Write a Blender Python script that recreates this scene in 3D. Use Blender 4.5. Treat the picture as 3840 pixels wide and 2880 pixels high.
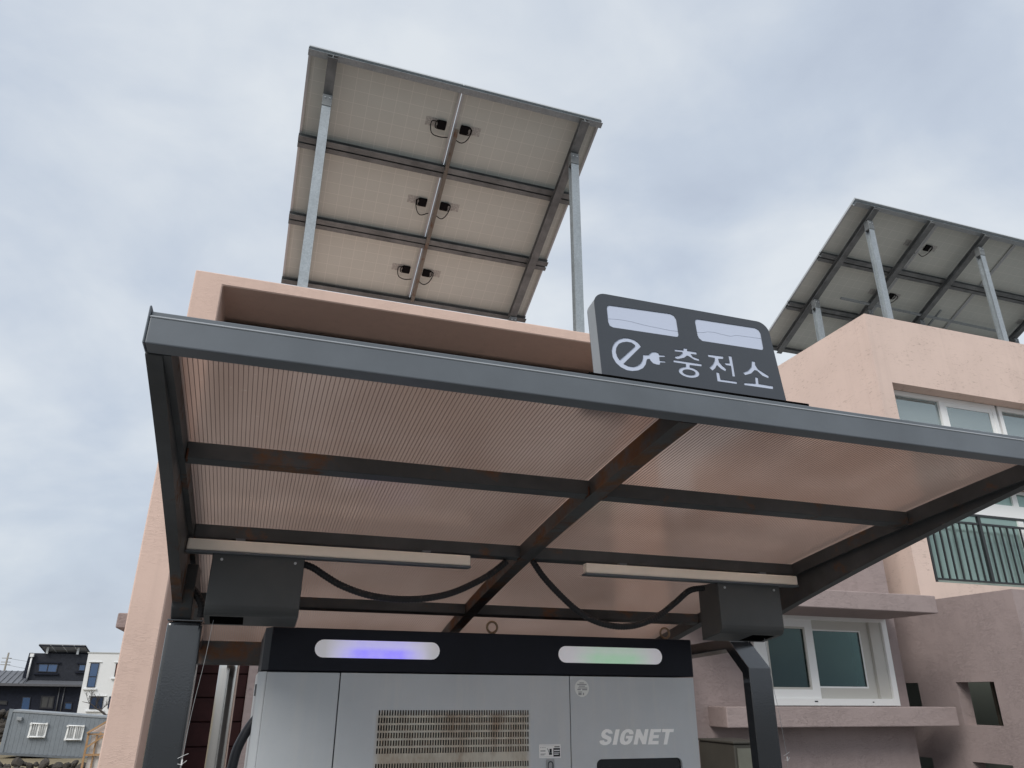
import bpy, bmesh, math, random
from mathutils import Vector, Matrix, geometry
for o in list(bpy.data.objects): bpy.data.objects.remove(o)
SC = bpy.context.scene
COL = SC.collection
R = math.radians
random.seed(7)

# ------------------------------------------------------------------ camera
cam_data = bpy.data.cameras.new('camera')
cam = bpy.data.objects.new('camera', cam_data); COL.objects.link(cam)
cam_data.sensor_width = 36.0; cam_data.lens = 26.01
cam_data.clip_start = 0.02; cam_data.clip_end = 2000
_r = Vector((0.94796508, -0.31831555, 0.00611696))
_d = Vector((0.128587, 0.36522304, -0.92199648))
_f = Vector((0.29125177, 0.87480703, 0.38714993))
m3 = Matrix((_r, -_d, -_f)).transposed()
cam.matrix_world = Matrix.Translation((0, 0, 1.6)) @ m3.to_4x4()
SC.camera = cam

# ------------------------------------------------------------------ world: overcast sky
SUN_EL, SUN_AZ = R(42), R(226)          # azimuth clockwise from +Y: behind the camera, to its left
w = bpy.data.worlds.new('World'); SC.world = w; w.use_nodes = True
nt = w.node_tree; N = nt.nodes; L = nt.links; N.clear()
def wn(t, **k):
    n = N.new(t)
    for a, b in k.items(): setattr(n, a, b)
    return n
out = wn('ShaderNodeOutputWorld'); bg = wn('ShaderNodeBackground')
sky = wn('ShaderNodeTexSky', sky_type='NISHITA', sun_disc=False, sun_elevation=SUN_EL, sun_rotation=SUN_AZ, air_density=1.4, dust_density=2.0)
tc = wn('ShaderNodeTexCoord'); sep = wn('ShaderNodeSeparateXYZ')
L.new(tc.outputs['Generated'], sep.inputs[0])
den = wn('ShaderNodeMath', operation='MAXIMUM'); den.inputs[1].default_value = 0.0; L.new(sep.outputs['Z'], den.inputs[0])
den2 = wn('ShaderNodeMath', operation='ADD'); den2.inputs[1].default_value = 0.75; L.new(den.outputs[0], den2.inputs[0])
dv = wn('ShaderNodeVectorMath', operation='DIVIDE'); cmb = wn('ShaderNodeCombineXYZ')
for i in range(3): L.new(den2.outputs[0], cmb.inputs[i])
L.new(tc.outputs['Generated'], dv.inputs[0]); L.new(cmb.outputs[0], dv.inputs[1])
n1 = wn('ShaderNodeTexNoise'); n1.inputs['Scale'].default_value = 2.1; n1.inputs['Detail'].default_value = 7; n1.inputs['Roughness'].default_value = 0.5; n1.inputs['Distortion'].default_value = 0.5
n2 = wn('ShaderNodeTexNoise'); n2.inputs['Scale'].default_value = 6.5; n2.inputs['Detail'].default_value = 8; n2.inputs['Roughness'].default_value = 0.55; n2.inputs['Distortion'].default_value = 0.3
mp = wn('ShaderNodeMapping'); mp.inputs['Location'].default_value = (3.3, 0.6, 1.7); mp.inputs['Rotation'].default_value = (0, 0, R(30)); mp.inputs['Scale'].default_value = (1.0, 1.2, 1.35)
L.new(dv.outputs[0], mp.inputs[0]); L.new(mp.outputs[0], n1.inputs['Vector']); L.new(mp.outputs[0], n2.inputs['Vector'])
mxn = wn('ShaderNodeMix', data_type='FLOAT'); mxn.inputs[0].default_value = 0.27
L.new(n1.outputs['Fac'], mxn.inputs[2]); L.new(n2.outputs['Fac'], mxn.inputs[3])
ramp = wn('ShaderNodeValToRGB'); L.new(mxn.outputs[0], ramp.inputs[0])
e = ramp.color_ramp; e.elements[0].position = 0.30; e.elements[0].color = (2.95, 3.32, 4.0, 1)
e.elements[1].position = 0.59; e.elements[1].color = (4.65, 4.92, 5.2, 1)
k = e.elements.new(0.42); k.color = (3.45, 3.86, 4.48, 1)
mix = wn('ShaderNodeMix', data_type='RGBA'); mix.inputs[0].default_value = 0.93
L.new(sky.outputs[0], mix.inputs[6]); L.new(ramp.outputs[0], mix.inputs[7])
bg.inputs['Strength'].default_value = 0.1
L.new(mix.outputs[2], bg.inputs['Color']); L.new(bg.outputs[0], out.inputs['Surface'])

# ------------------------------------------------------------------ sun (veiled by cloud) and exposure
sd = bpy.data.lights.new('sun', 'SUN'); sd.energy = 1.5; sd.angle = R(30); sd.color = (1.0, 0.96, 0.9)
sun = bpy.data.objects.new('sun', sd); COL.objects.link(sun)
sdir = Vector((math.sin(SUN_AZ)*math.cos(SUN_EL), math.cos(SUN_AZ)*math.cos(SUN_EL), math.sin(SUN_EL)))
sun.rotation_euler = sdir.to_track_quat('Z', 'Y').to_euler(); sun.location = (-6, -8, 14)
SC.view_settings.view_transform = 'Standard'; SC.view_settings.look = 'None'
SC.view_settings.exposure = 0.72; SC.view_settings.gamma = 1.0; SC.view_settings.use_curve_mapping = False
SC.cycles.max_bounces = 10; SC.cycles.transparent_max_bounces = 12; SC.cycles.transmission_bounces = 10
SC.cycles.use_denoising = True

# ================================================================== materials
def mat(name, base, rough=0.6, metal=0.0, spec=0.5, coat=0.0):
    m = bpy.data.materials.new(name); m.use_nodes = True
    b = m.node_tree.nodes['Principled BSDF']
    b.inputs['Base Color'].default_value = (*base, 1); b.inputs['Roughness'].default_value = rough
    b.inputs['Metallic'].default_value = metal; b.inputs['Specular IOR Level'].default_value = spec
    b.inputs['Coat Weight'].default_value = coat
    return m
def nd(m, t, **k):
    n = m.node_tree.nodes.new(t)
    for a, b in k.items(): setattr(n, a, b)
    return n
def lk(m, a, b): m.node_tree.links.new(a, b)
def bsdf(m): return m.node_tree.nodes['Principled BSDF']
def noise(m, scale, detail=4, rough=0.5, vec=None, stretch=None, dist=0.0):
    n = nd(m, 'ShaderNodeTexNoise'); n.inputs['Scale'].default_value = scale; n.inputs['Detail'].default_value = detail
    n.inputs['Roughness'].default_value = rough; n.inputs['Distortion'].default_value = dist
    if vec is None:
        t = nd(m, 'ShaderNodeTexCoord'); vec = t.outputs['Object']
    if stretch:
        mpn = nd(m, 'ShaderNodeMapping'); mpn.inputs['Scale'].default_value = stretch; lk(m, vec, mpn.inputs[0]); vec = mpn.outputs[0]
    lk(m, vec, n.inputs['Vector']); return n.outputs['Fac']
def ramp_(m, fac, stops):
    r = nd(m, 'ShaderNodeValToRGB'); lk(m, fac, r.inputs[0]); e = r.color_ramp
    while len(e.elements) < len(stops): e.elements.new(0.5)
    for el, (p, c) in zip(e.elements, stops):
        el.position = p; el.color = (*c, 1) if len(c) == 3 else c
    return r.outputs[0]
def mixc(m, fac, a, b, blend='MIX'):
    x = nd(m, 'ShaderNodeMix', data_type='RGBA', blend_type=blend)
    for sock, v in ((x.inputs[0], fac), (x.inputs[6], a), (x.inputs[7], b)):
        if hasattr(v, 'links'): lk(m, v, sock)
        else: sock.default_value = v if not isinstance(v, tuple) or len(v) == 4 else (*v, 1)
    return x.outputs[2]
def math_(m, op, a, b=None):
    x = nd(m, 'ShaderNodeMath', operation=op)
    for i, v in enumerate((a, b)):
        if v is None: continue
        if hasattr(v, 'links'): lk(m, v, x.inputs[i])
        else: x.inputs[i].default_value = v
    return x.outputs[0]
def bump(m, h, strength=0.5, dist=0.01):
    b = nd(m, 'ShaderNodeBump'); b.inputs['Strength'].default_value = strength; b.inputs['Distance'].default_value = dist
    lk(m, h, b.inputs['Height']); lk(m, b.outputs[0], bsdf(m).inputs['Normal'])

def stucco(name, c, fleck, wrinkle=1.0, sc=1.0, fl_amt=0.5, bs=0.4, bd=0.010):
    m = mat(name, c, 0.85, spec=0.25)
    mask = ramp_(m, noise(m, 1.6*sc, 3), [(0.40, (0.12,)*3), (0.62, (1,)*3)])
    n = noise(m, 5.5*sc, 5, 0.55, stretch=(1, 1, 3.6), dist=1.6)
    ridge = ramp_(m, n, [(0.46, (0,)*3), (0.50, (1,)*3), (0.54, (0.1,)*3)])
    h = math_(m, 'MULTIPLY', ridge, mask)
    fine = noise(m, 90*sc, 3)
    h2 = math_(m, 'ADD', math_(m, 'MULTIPLY', h, wrinkle), math_(m, 'MULTIPLY', fine, 0.02))
    bump(m, h2, bs, bd)
    big = noise(m, 0.7, 4, 0.6)
    col = mixc(m, ramp_(m, big, [(0.3, (0,)*3), (0.7, (1,)*3)]), tuple(x*0.93 for x in c), tuple(min(1, x*1.05) for x in c))
    fl = ramp_(m, noise(m, 9*sc, 4, 0.6, stretch=(1, 1, 3.2), dist=0.8), [(0.57, (0,)*3), (0.66, (1,)*3)])
    fl = math_(m, 'MULTIPLY', math_(m, 'MULTIPLY', fl, mask), fl_amt)
    col = mixc(m, fl, col, fleck)
    # rain streaks running down from the edges
    st = ramp_(m, noise(m, 3.0, 4, 0.6, stretch=(3.0, 3.0, 0.12)), [(0.50, (0,)*3), (0.78, (1,)*3)])
    col = mixc(m, math_(m, 'MULTIPLY', st, 0.26), col, tuple(x*0.72 for x in c))
    lk(m, col, bsdf(m).inputs['Base Color'])
    return m
PEACH = stucco('peach_stucco', (0.69, 0.51, 0.43), (0.42, 0.30, 0.24), 1.2, 1.3, 0.08, 0.34, 0.009)
PEACH_B = stucco('peach_stucco_flecked', (0.70, 0.55, 0.48), (0.40, 0.30, 0.24), 0.4, 1.25, 0.6)
MAUVE = stucco('mauve_stucco', (0.345, 0.28, 0.27), (0.24, 0.19, 0.18), 1.6, 1.9, 0.05, 0.5, 0.010)

def painted(name, c, rough=0.42, rust=0.0, dirt=0.12, spec=0.45):
    m = mat(name, c, rough, spec=spec)
    big = noise(m, 3.5, 5, 0.6)
    col = mixc(m, ramp_(m, big, [(0.35, (0,)*3), (0.7, (1,)*3)]), tuple(x*(1-dirt) for x in c), tuple(x*(1+dirt) for x in c))
    if rust:
        rs = ramp_(m, noise(m, 5.5, 7, 0.68, stretch=(1, 1, 1.4)), [(0.60-rust*0.12, (0,)*3), (0.70-rust*0.08, (1,)*3)])
        col = mixc(m, math_(m, 'MULTIPLY', rs, 0.85), col, mixc(m, noise(m, 24, 4), (0.10, 0.035, 0.014), (0.21, 0.10, 0.04)))
        lk(m, math_(m, 'ADD', math_(m, 'MULTIPLY', rs, 0.35), rough), bsdf(m).inputs['Roughness'])
    lk(m, col, bsdf(m).inputs['Base Color'])
    bump(m, noise(m, 160, 2), 0.12, 0.001)
    return m
STEEL = painted('dark_grey_painted_steel', (0.122, 0.138, 0.155), 0.40)
STEEL_RUST = painted('dark_grey_steel_rusting', (0.062, 0.062, 0.062), 0.5, rust=1.15)
STEEL_SPOT = painted('dark_grey_steel_rust_spots', (0.058, 0.062, 0.065), 0.5, rust=0.34, dirt=0.3)
POSTM = painted('post_paint', (0.024, 0.028, 0.033), 0.13, spec=1.0)
BOXM = painted('box_paint', (0.058, 0.062, 0.063), 0.45)
SIGNM = painted('sign_paint', (0.046, 0.053, 0.064), 0.45, dirt=0.06)
SIGNSIDE_LIT = painted('sign_side_lit', (0.24, 0.255, 0.27), 0.4, dirt=0.05)  # lighter than the face: light from the left put into the colour
def dusty(m, amt=0.35, tone=(0.62, 0.60, 0.56)):
    b = bsdf(m); old = b.inputs['Base Color'].links[0].from_socket
    st = ramp_(m, noise(m, 7.0, 6, 0.65, stretch=(2.6, 2.6, 0.22)), [(0.50, (0,)*3), (0.78, (1,)*3)])
    sp = ramp_(m, noise(m, 70, 4, 0.7), [(0.63, (0,)*3), (0.70, (1,)*3)])
    c = mixc(m, math_(m, 'MULTIPLY', st, amt), old, tone); c = mixc(m, math_(m, 'MULTIPLY', sp, amt*0.6), c, tuple(x*0.5 for x in tone))
    lk(m, c, b.inputs['Base Color'])
    lk(m, math_(m, 'ADD', math_(m, 'MULTIPLY', noise(m, 4, 5, 0.6), 0.3), 0.22), b.inputs['Roughness'])
    return m
CHG = dusty(painted('charger_grey_paint', (0.49, 0.52, 0.545), 0.38, dirt=0.05))
CHG_CORE = mat('charger_core', (0.16, 0.17, 0.18), 0.6)
BLACK = mat('black_gloss', (0.006, 0.007, 0.010), 0.22)
HDR = painted('header_black', (0.006, 0.0075, 0.014), 0.55, dirt=0.2, spec=0.25)
CAVITY = mat('dark_cavity', (0.004, 0.004, 0.004), 1.0, spec=0.0)
RUBBER = mat('black_rubber', (0.010, 0.010, 0.012), 0.55)
JBOX = mat('junction_black', (0.004, 0.004, 0.005), 0.7, spec=0.15)
CABLEM = mat('black_cable', (0.012, 0.013, 0.018), 0.38)
WHITEP = mat('white_plastic', (0.78, 0.79, 0.79), 0.4)
PVC = mat('white_pvc', (0.86, 0.87, 0.86), 0.35)
PVC_G = mat('grey_pvc_dusty', (0.55, 0.54, 0.50), 0.5)
CREAM = painted('cream_diffuser', (0.90, 0.83, 0.73), 0.5, dirt=0.07)
ALU = mat('aluminium', (0.50, 0.52, 0.53), 0.4, metal=0.35)
BRASS = mat('dull_brass', (0.24, 0.17, 0.11), 0.45, metal=0.5)
LETTER = mat('silver_lettering', (0.93, 0.94, 0.93), 0.35)
INK = mat('black_ink', (0.02, 0.02, 0.025), 0.6)
INKG = mat('grey_ink', (0.33, 0.34, 0.35), 0.7)
BOARD = painted('dark_red_boards', (0.030, 0.010, 0.010), 0.7, dirt=0.3, spec=0.2)
RAILM = mat('railing_black', (0.018, 0.020, 0.022), 0.4)
ROCK = mat('volcanic_rock', (0.045, 0.040, 0.035), 0.95)
_m = ROCK; lk(_m, mixc(_m, noise(_m, 6, 6, 0.7), (0.02, 0.018, 0.016), (0.11, 0.095, 0.08)), bsdf(_m).inputs['Base Color']); bump(_m, noise(_m, 14, 6), 1.0, 0.08)
WOOD = painted('weathered_timber', (0.42, 0.26, 0.14), 0.7, dirt=0.25, spec=0.2)
POLY = mat('milky_film', (0.66, 0.62, 0.58), 0.5)
DARKWALL = painted('charcoal_render', (0.030, 0.033, 0.042), 0.8, dirt=0.2, spec=0.2)
DARKWALL2 = painted('dark_blue_cladding', (0.014, 0.017, 0.028), 0.75, dirt=0.2, spec=0.2)
DARKROOF = painted('grey_metal_roof', (0.12, 0.125, 0.14), 0.5, dirt=0.12)
WHITEW = painted('white_render', (0.74, 0.75, 0.755), 0.8, dirt=0.015, spec=0.2)
CONT = painted('container_grey', (0.20, 0.225, 0.25), 0.6, dirt=0.08)
TAN = painted('dry_grass', (0.22, 0.175, 0.11), 0.95, dirt=0.4, spec=0.1)
BARK = mat('bark', (0.06, 0.05, 0.045), 0.9)
POLEM = mat('concrete_pole', (0.25, 0.23, 0.20), 0.85)
CURTAIN = mat('pale_curtain', (0.78, 0.82, 0.80), 0.85)
ROOM = mat('room_dark', (0.06, 0.07, 0.065), 0.9)

GALV = mat('galvanised_steel', (0.42, 0.46, 0.48), 0.42, metal=0.45)
_m = GALV; _v = nd(_m, 'ShaderNodeTexVoronoi'); _v.inputs['Scale'].default_value = 55; _t = nd(_m, 'ShaderNodeTexCoord'); lk(_m, _t.outputs['Object'], _v.inputs['Vector'])
_c = mixc(_m, _v.outputs['Color'], (0.30, 0.335, 0.355), (0.42, 0.455, 0.475))
_c = mixc(_m, ramp_(_m, noise(_m, 5, 5, 0.65), [(0.45, (0,)*3), (0.75, (0.6,)*3)]), _c, (0.27, 0.29, 0.30))
lk(_m, _c, bsdf(_m).inputs['Base Color'])

GALV_SHADE = mat('shaded_galvanised', (0.19, 0.205, 0.21), 0.55, metal=0.25)  # darker galvanised copy: shade under the modules put into the colour
_m = GALV_SHADE; lk(_m, mixc(_m, ramp_(_m, noise(_m, 4, 6, 0.65), [(0.35, (0,)*3), (0.7, (1,)*3)]), (0.13, 0.14, 0.145), (0.25, 0.265, 0.27)), bsdf(_m).inputs['Base Color'])
STAIN = mat('stainless_steel', (0.62, 0.60, 0.57), 0.16, metal=1.0)
_m = STAIN; bump(_m, noise(_m, 40, 2, stretch=(1, 1, 0.02)), 0.15, 0.002)

# backsheet of the modules with a faint cell grid printed through
BACK = mat('module_backsheet', (0.62, 0.60, 0.545), 0.5)
def grid_lines(m, cx, cy, wdt):
    t = nd(m, 'ShaderNodeTexCoord'); s = nd(m, 'ShaderNodeSeparateXYZ'); lk(m, t.outputs['Object'], s.inputs[0])
    outs = []
    for ax, c in (('X', cx), ('Y', cy)):
        a = math_(m, 'DIVIDE', s.outputs[ax], c); fr = math_(m, 'FRACT', a)
        d = math_(m, 'ABSOLUTE', math_(m, 'SUBTRACT', fr, 0.5)); outs.append(math_(m, 'GREATER_THAN', d, 0.5-wdt/c/2))
    return math_(m, 'MAXIMUM', *outs)
_m = BACK; _g = grid_lines(_m, 0.1925, 0.178, 0.006)
_c = mixc(_m, noise(_m, 2.5, 4), (0.58, 0.61, 0.57), (0.65, 0.68, 0.635))
lk(_m, mixc(_m, math_(_m, 'MULTIPLY', _g, 0.5), _c, (0.92, 0.91, 0.87)), bsdf(_m).inputs['Base Color'])
PVGLASS = mat('module_glass', (0.01, 0.014, 0.03), 0.08)

# bronze twin-wall polycarbonate: lets the sky through, blurs what stands behind
def poly_mat(name, tint, sc):
    m = bpy.data.materials.new(name); m.use_nodes = True; t = m.node_tree; t.nodes.clear()
    o = t.nodes.new('ShaderNodeOutputMaterial')
    tr = t.nodes.new('ShaderNodeBsdfTranslucent'); rf = t.nodes.new('ShaderNodeBsdfRefraction'); gl = t.nodes.new('ShaderNodeBsdfGlossy'); df = t.nodes.new('ShaderNodeBsdfDiffuse')
    rf.inputs['IOR'].default_value = 1.03; rf.inputs['Roughness'].default_value = 0.28
    gl.inputs['Roughness'].default_value = 0.16; gl.inputs['Color'].default_value = (0.95, 0.88, 0.85, 1)
    c = mixc(m, noise(m, 2.2, 5, 0.6, stretch=(1, 0.7, 1)), tuple(x*0.88 for x in tint), tuple(min(1, x*1.08) for x in tint))
    sp = ramp_(m, noise(m, 26, 5, 0.7), [(0.66, (0,)*3), (0.74, (1,)*3)])
    c = mixc(m, math_(m, 'MULTIPLY', sp, 0.25), c, (0.8, 0.76, 0.7))
    for s in (tr, rf, df): t.links.new(c, s.inputs['Color'])
    m1 = t.nodes.new('ShaderNodeMixShader'); m1.inputs[0].default_value = 0.50
    t.links.new(tr.outputs[0], m1.inputs[1]); t.links.new(rf.outputs[0], m1.inputs[2])
    m3_ = t.nodes.new('ShaderNodeMixShader'); m3_.inputs[0].default_value = 0.08
    t.links.new(m1.outputs[0], m3_.inputs[1]); t.links.new(df.outputs[0], m3_.inputs[2])
    lw = t.nodes.new('ShaderNodeLayerWeight'); lw.inputs['Blend'].default_value = 0.32
    m2 = t.nodes.new('ShaderNodeMixShader'); t.links.new(lw.outputs['Fresnel'], m2.inputs[0])
    t.links.new(m3_.outputs[0], m2.inputs[1]); t.links.new(gl.outputs[0], m2.inputs[2])
    t.links.new(m2.outputs[0], o.inputs['Surface'])
    return m
SHEET = poly_mat('bronze_polycarbonate', (0.475, 0.372, 0.325), 1)
SHEET_TOP = bpy.data.materials.new('clear_top_skin'); SHEET_TOP.use_nodes = True
_t = SHEET_TOP.node_tree; _t.nodes.clear(); _o = _t.nodes.new('ShaderNodeOutputMaterial'); _a = _t.nodes.new('ShaderNodeBsdfTransparent'); _g = _t.nodes.new('ShaderNodeBsdfGlossy'); _x = _t.nodes.new('ShaderNodeMixShader')
_a.inputs['Color'].default_value = (0.95, 0.90, 0.87, 1); _g.inputs['Roughness'].default_value = 0.2; _x.inputs[0].default_value = 0.06
_dn = noise(SHEET_TOP, 1.7, 6, 0.65, stretch=(1.3, 0.6, 1)); _t.links.new(mixc(SHEET_TOP, ramp_(SHEET_TOP, _dn, [(0.38, (0,)*3), (0.68, (1,)*3)]), (0.97, 0.93, 0.90), (0.70, 0.62, 0.57)), _a.inputs['Color'])
_t.links.new(_a.outputs[0], _x.inputs[1]); _t.links.new(_g.outputs[0], _x.inputs[2]); _t.links.new(_x.outputs[0], _o.inputs['Surface'])
RIB = mat('bronze_rib', (0.20, 0.14, 0.12), 0.35)

def glass(name, tint, refl=0.25, rough=0.02, gcol=(0.9, 0.95, 0.95), film=0.0):
    m = bpy.data.materials.new(name); m.use_nodes = True; t = m.node_tree; t.nodes.clear()
    o = t.nodes.new('ShaderNodeOutputMaterial'); tr = t.nodes.new('ShaderNodeBsdfTransparent'); gl = t.nodes.new('ShaderNodeBsdfGlossy')
    tr.inputs['Color'].default_value = (*tint, 1); gl.inputs['Roughness'].default_value = rough
    gl.inputs['Color'].default_value = (*gcol, 1)
    lw = t.nodes.new('ShaderNodeLayerWeight'); lw.inputs['Blend'].default_value = refl
    mx = t.nodes.new('ShaderNodeMixShader'); t.links.new(lw.outputs['Fresnel'], mx.inputs[0])
    df = t.nodes.new('ShaderNodeBsdfDiffuse'); df.inputs['Color'].default_value = (*gcol, 1); m0 = t.nodes.new('ShaderNodeMixShader'); m0.inputs[0].default_value = film  # diffuse share paints a pale sky reflection into the panes
    t.links.new(tr.outputs[0], m0.inputs[1]); t.links.new(df.outputs[0], m0.inputs[2])
    t.links.new(m0.outputs[0], mx.inputs[1]); t.links.new(gl.outputs[0], mx.inputs[2]); t.links.new(mx.outputs[0], o.inputs['Surface'])
    return m
GLASS_D = glass('dark_teal_glass', (0.45, 0.62, 0.60), 0.30)
GLASS_G = glass('green_tinted_glass', (0.70, 0.90, 0.85), 0.52, gcol=(0.62, 0.84, 0.79), film=0.38)
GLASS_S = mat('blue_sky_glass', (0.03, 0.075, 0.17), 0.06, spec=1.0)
GLASS_P = mat('pale_frosted_glass', (0.40, 0.47, 0.47), 0.25)

# ================================================================== mesh helpers
def link(o, parent):
    COL.objects.link(o)
    if parent is not None:
        o.parent = parent; o.matrix_parent_inverse = Matrix.Translation(-ROOTS[parent.name]) if parent.name in ROOTS else Matrix.Identity(4)
    return o
ROOTS = {}
def thing(name, label, cat, loc=(0, 0, 0), group=None):
    o = bpy.data.objects.new(name, None); COL.objects.link(o); o.location = loc; o.empty_display_size = 0.2
    ROOTS[o.name] = Vector(loc); o['label'] = label; o['category'] = cat
    if group: o['group'] = group
    return o
def tag(o, label, cat, group=None):
    o['label'] = label; o['category'] = cat
    if group: o['group'] = group
    return o
def from_bm(name, bm, m, parent=None, smooth=False):
    me = bpy.data.meshes.new(name); bm.normal_update(); bm.to_mesh(me); bm.free()
    if smooth:
        for p in me.polygons: p.use_smooth = True
    if m is not None: me.materials.append(m)
    return link(bpy.data.objects.new(name, me), parent)
def copy_of(src, parent, loc=None, name=None):
    c = src.copy(); c.name = name or src.name.split('.')[0]; link(c, parent)
    if loc is not None: c.location = loc
    return c
def bm_box(bm, x0, x1, y0, y1, z0, z1, bev=0.0, seg=1):
    g = bmesh.ops.create_cube(bm, size=1.0)
    for v in g['verts']:
        v.co = Vector(((x0+x1)/2+v.co.x*(x1-x0), (y0+y1)/2+v.co.y*(y1-y0), (z0+z1)/2+v.co.z*(z1-z0)))
    if bev:
        ed = list({e for v in g['verts'] for e in v.link_edges})
        bmesh.ops.bevel(bm, geom=ed, offset=bev, segments=seg, affect='EDGES', profile=0.5)
def box(name, x0, x1, y0, y1, z0, z1, m, parent=None, bev=0.0, seg=1):
    bm = bmesh.new(); bm_box(bm, x0, x1, y0, y1, z0, z1, bev, seg); return from_bm(name, bm, m, parent)
def bm_prism(bm, pts, a0, a1, axis):
    def P(p, a):
        if axis == 'y': return (p[0], a, p[1])
        if axis == 'x': return (a, p[0], p[1])
        return (p[0], p[1], a)
    A = [bm.verts.new(P(p, a0)) for p in pts]; B = [bm.verts.new(P(p, a1)) for p in pts]
    n = len(pts); fs = [bm.faces.new(A), bm.faces.new(B[::-1])]
    for i in range(n): fs.append(bm.faces.new((A[i], B[i], B[(i+1) % n], A[(i+1) % n])))
    bmesh.ops.recalc_face_normals(bm, faces=fs)
    return fs
def prism(name, pts, a0, a1, axis, m, parent=None, bev=0.0, seg=1):
    bm = bmesh.new(); bm_prism(bm, pts, a0, a1, axis)
    if bev: bmesh.ops.bevel(bm, geom=bm.edges[:], offset=bev, segments=seg, affect='EDGES', profile=0.5)
    return from_bm(name, bm, m, parent)
def bm_sweep(bm, a, b, prof, up=(0, 0, 1)):
    a, b = Vector(a), Vector(b); d = (b-a).normalized(); s = d.cross(Vector(up)).normalized(); u = s.cross(d)
    A = [bm.verts.new(a+s*p[0]+u*p[1]) for p in prof]; B = [bm.verts.new(b+s*p[0]+u*p[1]) for p in prof]
    n = len(prof); fs = [bm.faces.new(A), bm.faces.new(B[::-1])]
    for i in range(n): fs.append(bm.faces.new((A[i], B[i], B[(i+1) % n], A[(i+1) % n])))
    bmesh.ops.recalc_face_normals(bm, faces=fs)
def sweep(name, a, b, prof, m, parent=None, up=(0, 0, 1)):
    bm = bmesh.new(); bm_sweep(bm, a, b, prof, up); return from_bm(name, bm, m, parent)
def h_prof(wd, ht, tf, tw):   # H / I section, flanges horizontal in the local frame
    w2, h2 = wd/2, ht/2
    return [(-w2, -h2), (w2, -h2), (w2, -h2+tf), (tw/2, -h2+tf), (tw/2, h2-tf), (w2, h2-tf), (w2, h2), (-w2, h2), (-w2, h2-tf), (-tw/2, h2-tf), (-tw/2, -h2+tf), (-w2, -h2+tf)]
def c_prof(wd, ht, t):        # channel, open to the side +x
    w2, h2 = wd/2, ht/2
    return [(-w2, -h2), (w2, -h2), (w2, -h2+t), (-w2+t, -h2+t), (-w2+t, h2-t), (w2, h2-t), (w2, h2), (-w2, h2)]
def rect_prof(wd, ht): return [(-wd/2, -ht/2), (wd/2, -ht/2), (wd/2, ht/2), (-wd/2, ht/2)]
def catmull(pts, n=8):
    P = [Vector(p) for p in pts]; P = [P[0]*2-P[1]]+P+[P[-1]*2-P[-2]]; o = []
    for i in range(1, len(P)-2):
        for k in range(n):
            t = k/n; a, b, c, d = P[i-1:i+3]
            o.append(0.5*((2*b)+(c-a)*t+(2*a-5*b+4*c-d)*t*t+(3*b-a-3*c+d)*t**3))
    o.append(P[-2]); return o
def bm_tube(bm, path, r, seg=10, taper=None, cap=True):
    path = [Vector(p) for p in path]; rings = []; prev = None
    for i, p in enumerate(path):
        t = (path[min(i+1, len(path)-1)]-path[max(i-1, 0)]).normalized()
        if prev is None: s = t.cross(Vector((0, 0, 1)) if abs(t.z) < 0.95 else Vector((1, 0, 0))).normalized()
        else: s = (prev-t*prev.dot(t)).normalized()
        prev = s; u = t.cross(s)
        rr = r[i] if isinstance(r, (list, tuple)) else (r if taper is None else r+(taper-r)*i/(len(path)-1))
        rings.append([bm.verts.new(p+(s*math.cos(2*math.pi*k/seg)+u*math.sin(2*math.pi*k/seg))*rr) for k in range(seg)])
    fs = []
    for a, b in zip(rings, rings[1:]):
        for k in range(seg): fs.append(bm.faces.new((a[k], a[(k+1) % seg], b[(k+1) % seg], b[k])))
    if cap: fs.append(bm.faces.new(rings[0][::-1])); fs.append(bm.faces.new(rings[-1]))
    bmesh.ops.recalc_face_normals(bm, faces=fs)
def tube(name, path, r, m, parent=None, seg=10, taper=None, smooth=True):
    bm = bmesh.new(); bm_tube(bm, path, r, seg, taper); return from_bm(name, bm, m, parent, smooth)
def resample(path, step):
    o = [path[0].copy()]; acc = 0.0
    for a, b in zip(path, path[1:]):
        d = (b-a).length; t = step-acc
        while t <= d: o.append(a+(b-a)*(t/d)); t += step
        acc = (acc+d) % step
    return o
def conduit(name, pts, r, m, label, group):
    p = resample(catmull(pts, 16), 0.0028)
    rr = [r*(1.0 if (i//2) % 2 == 0 else 0.91) for i in range(len(p))]
    bm = bmesh.new(); bm_tube(bm, p, rr, 12); return tag(from_bm(name, bm, m, None), label, 'conduit', group)
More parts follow.
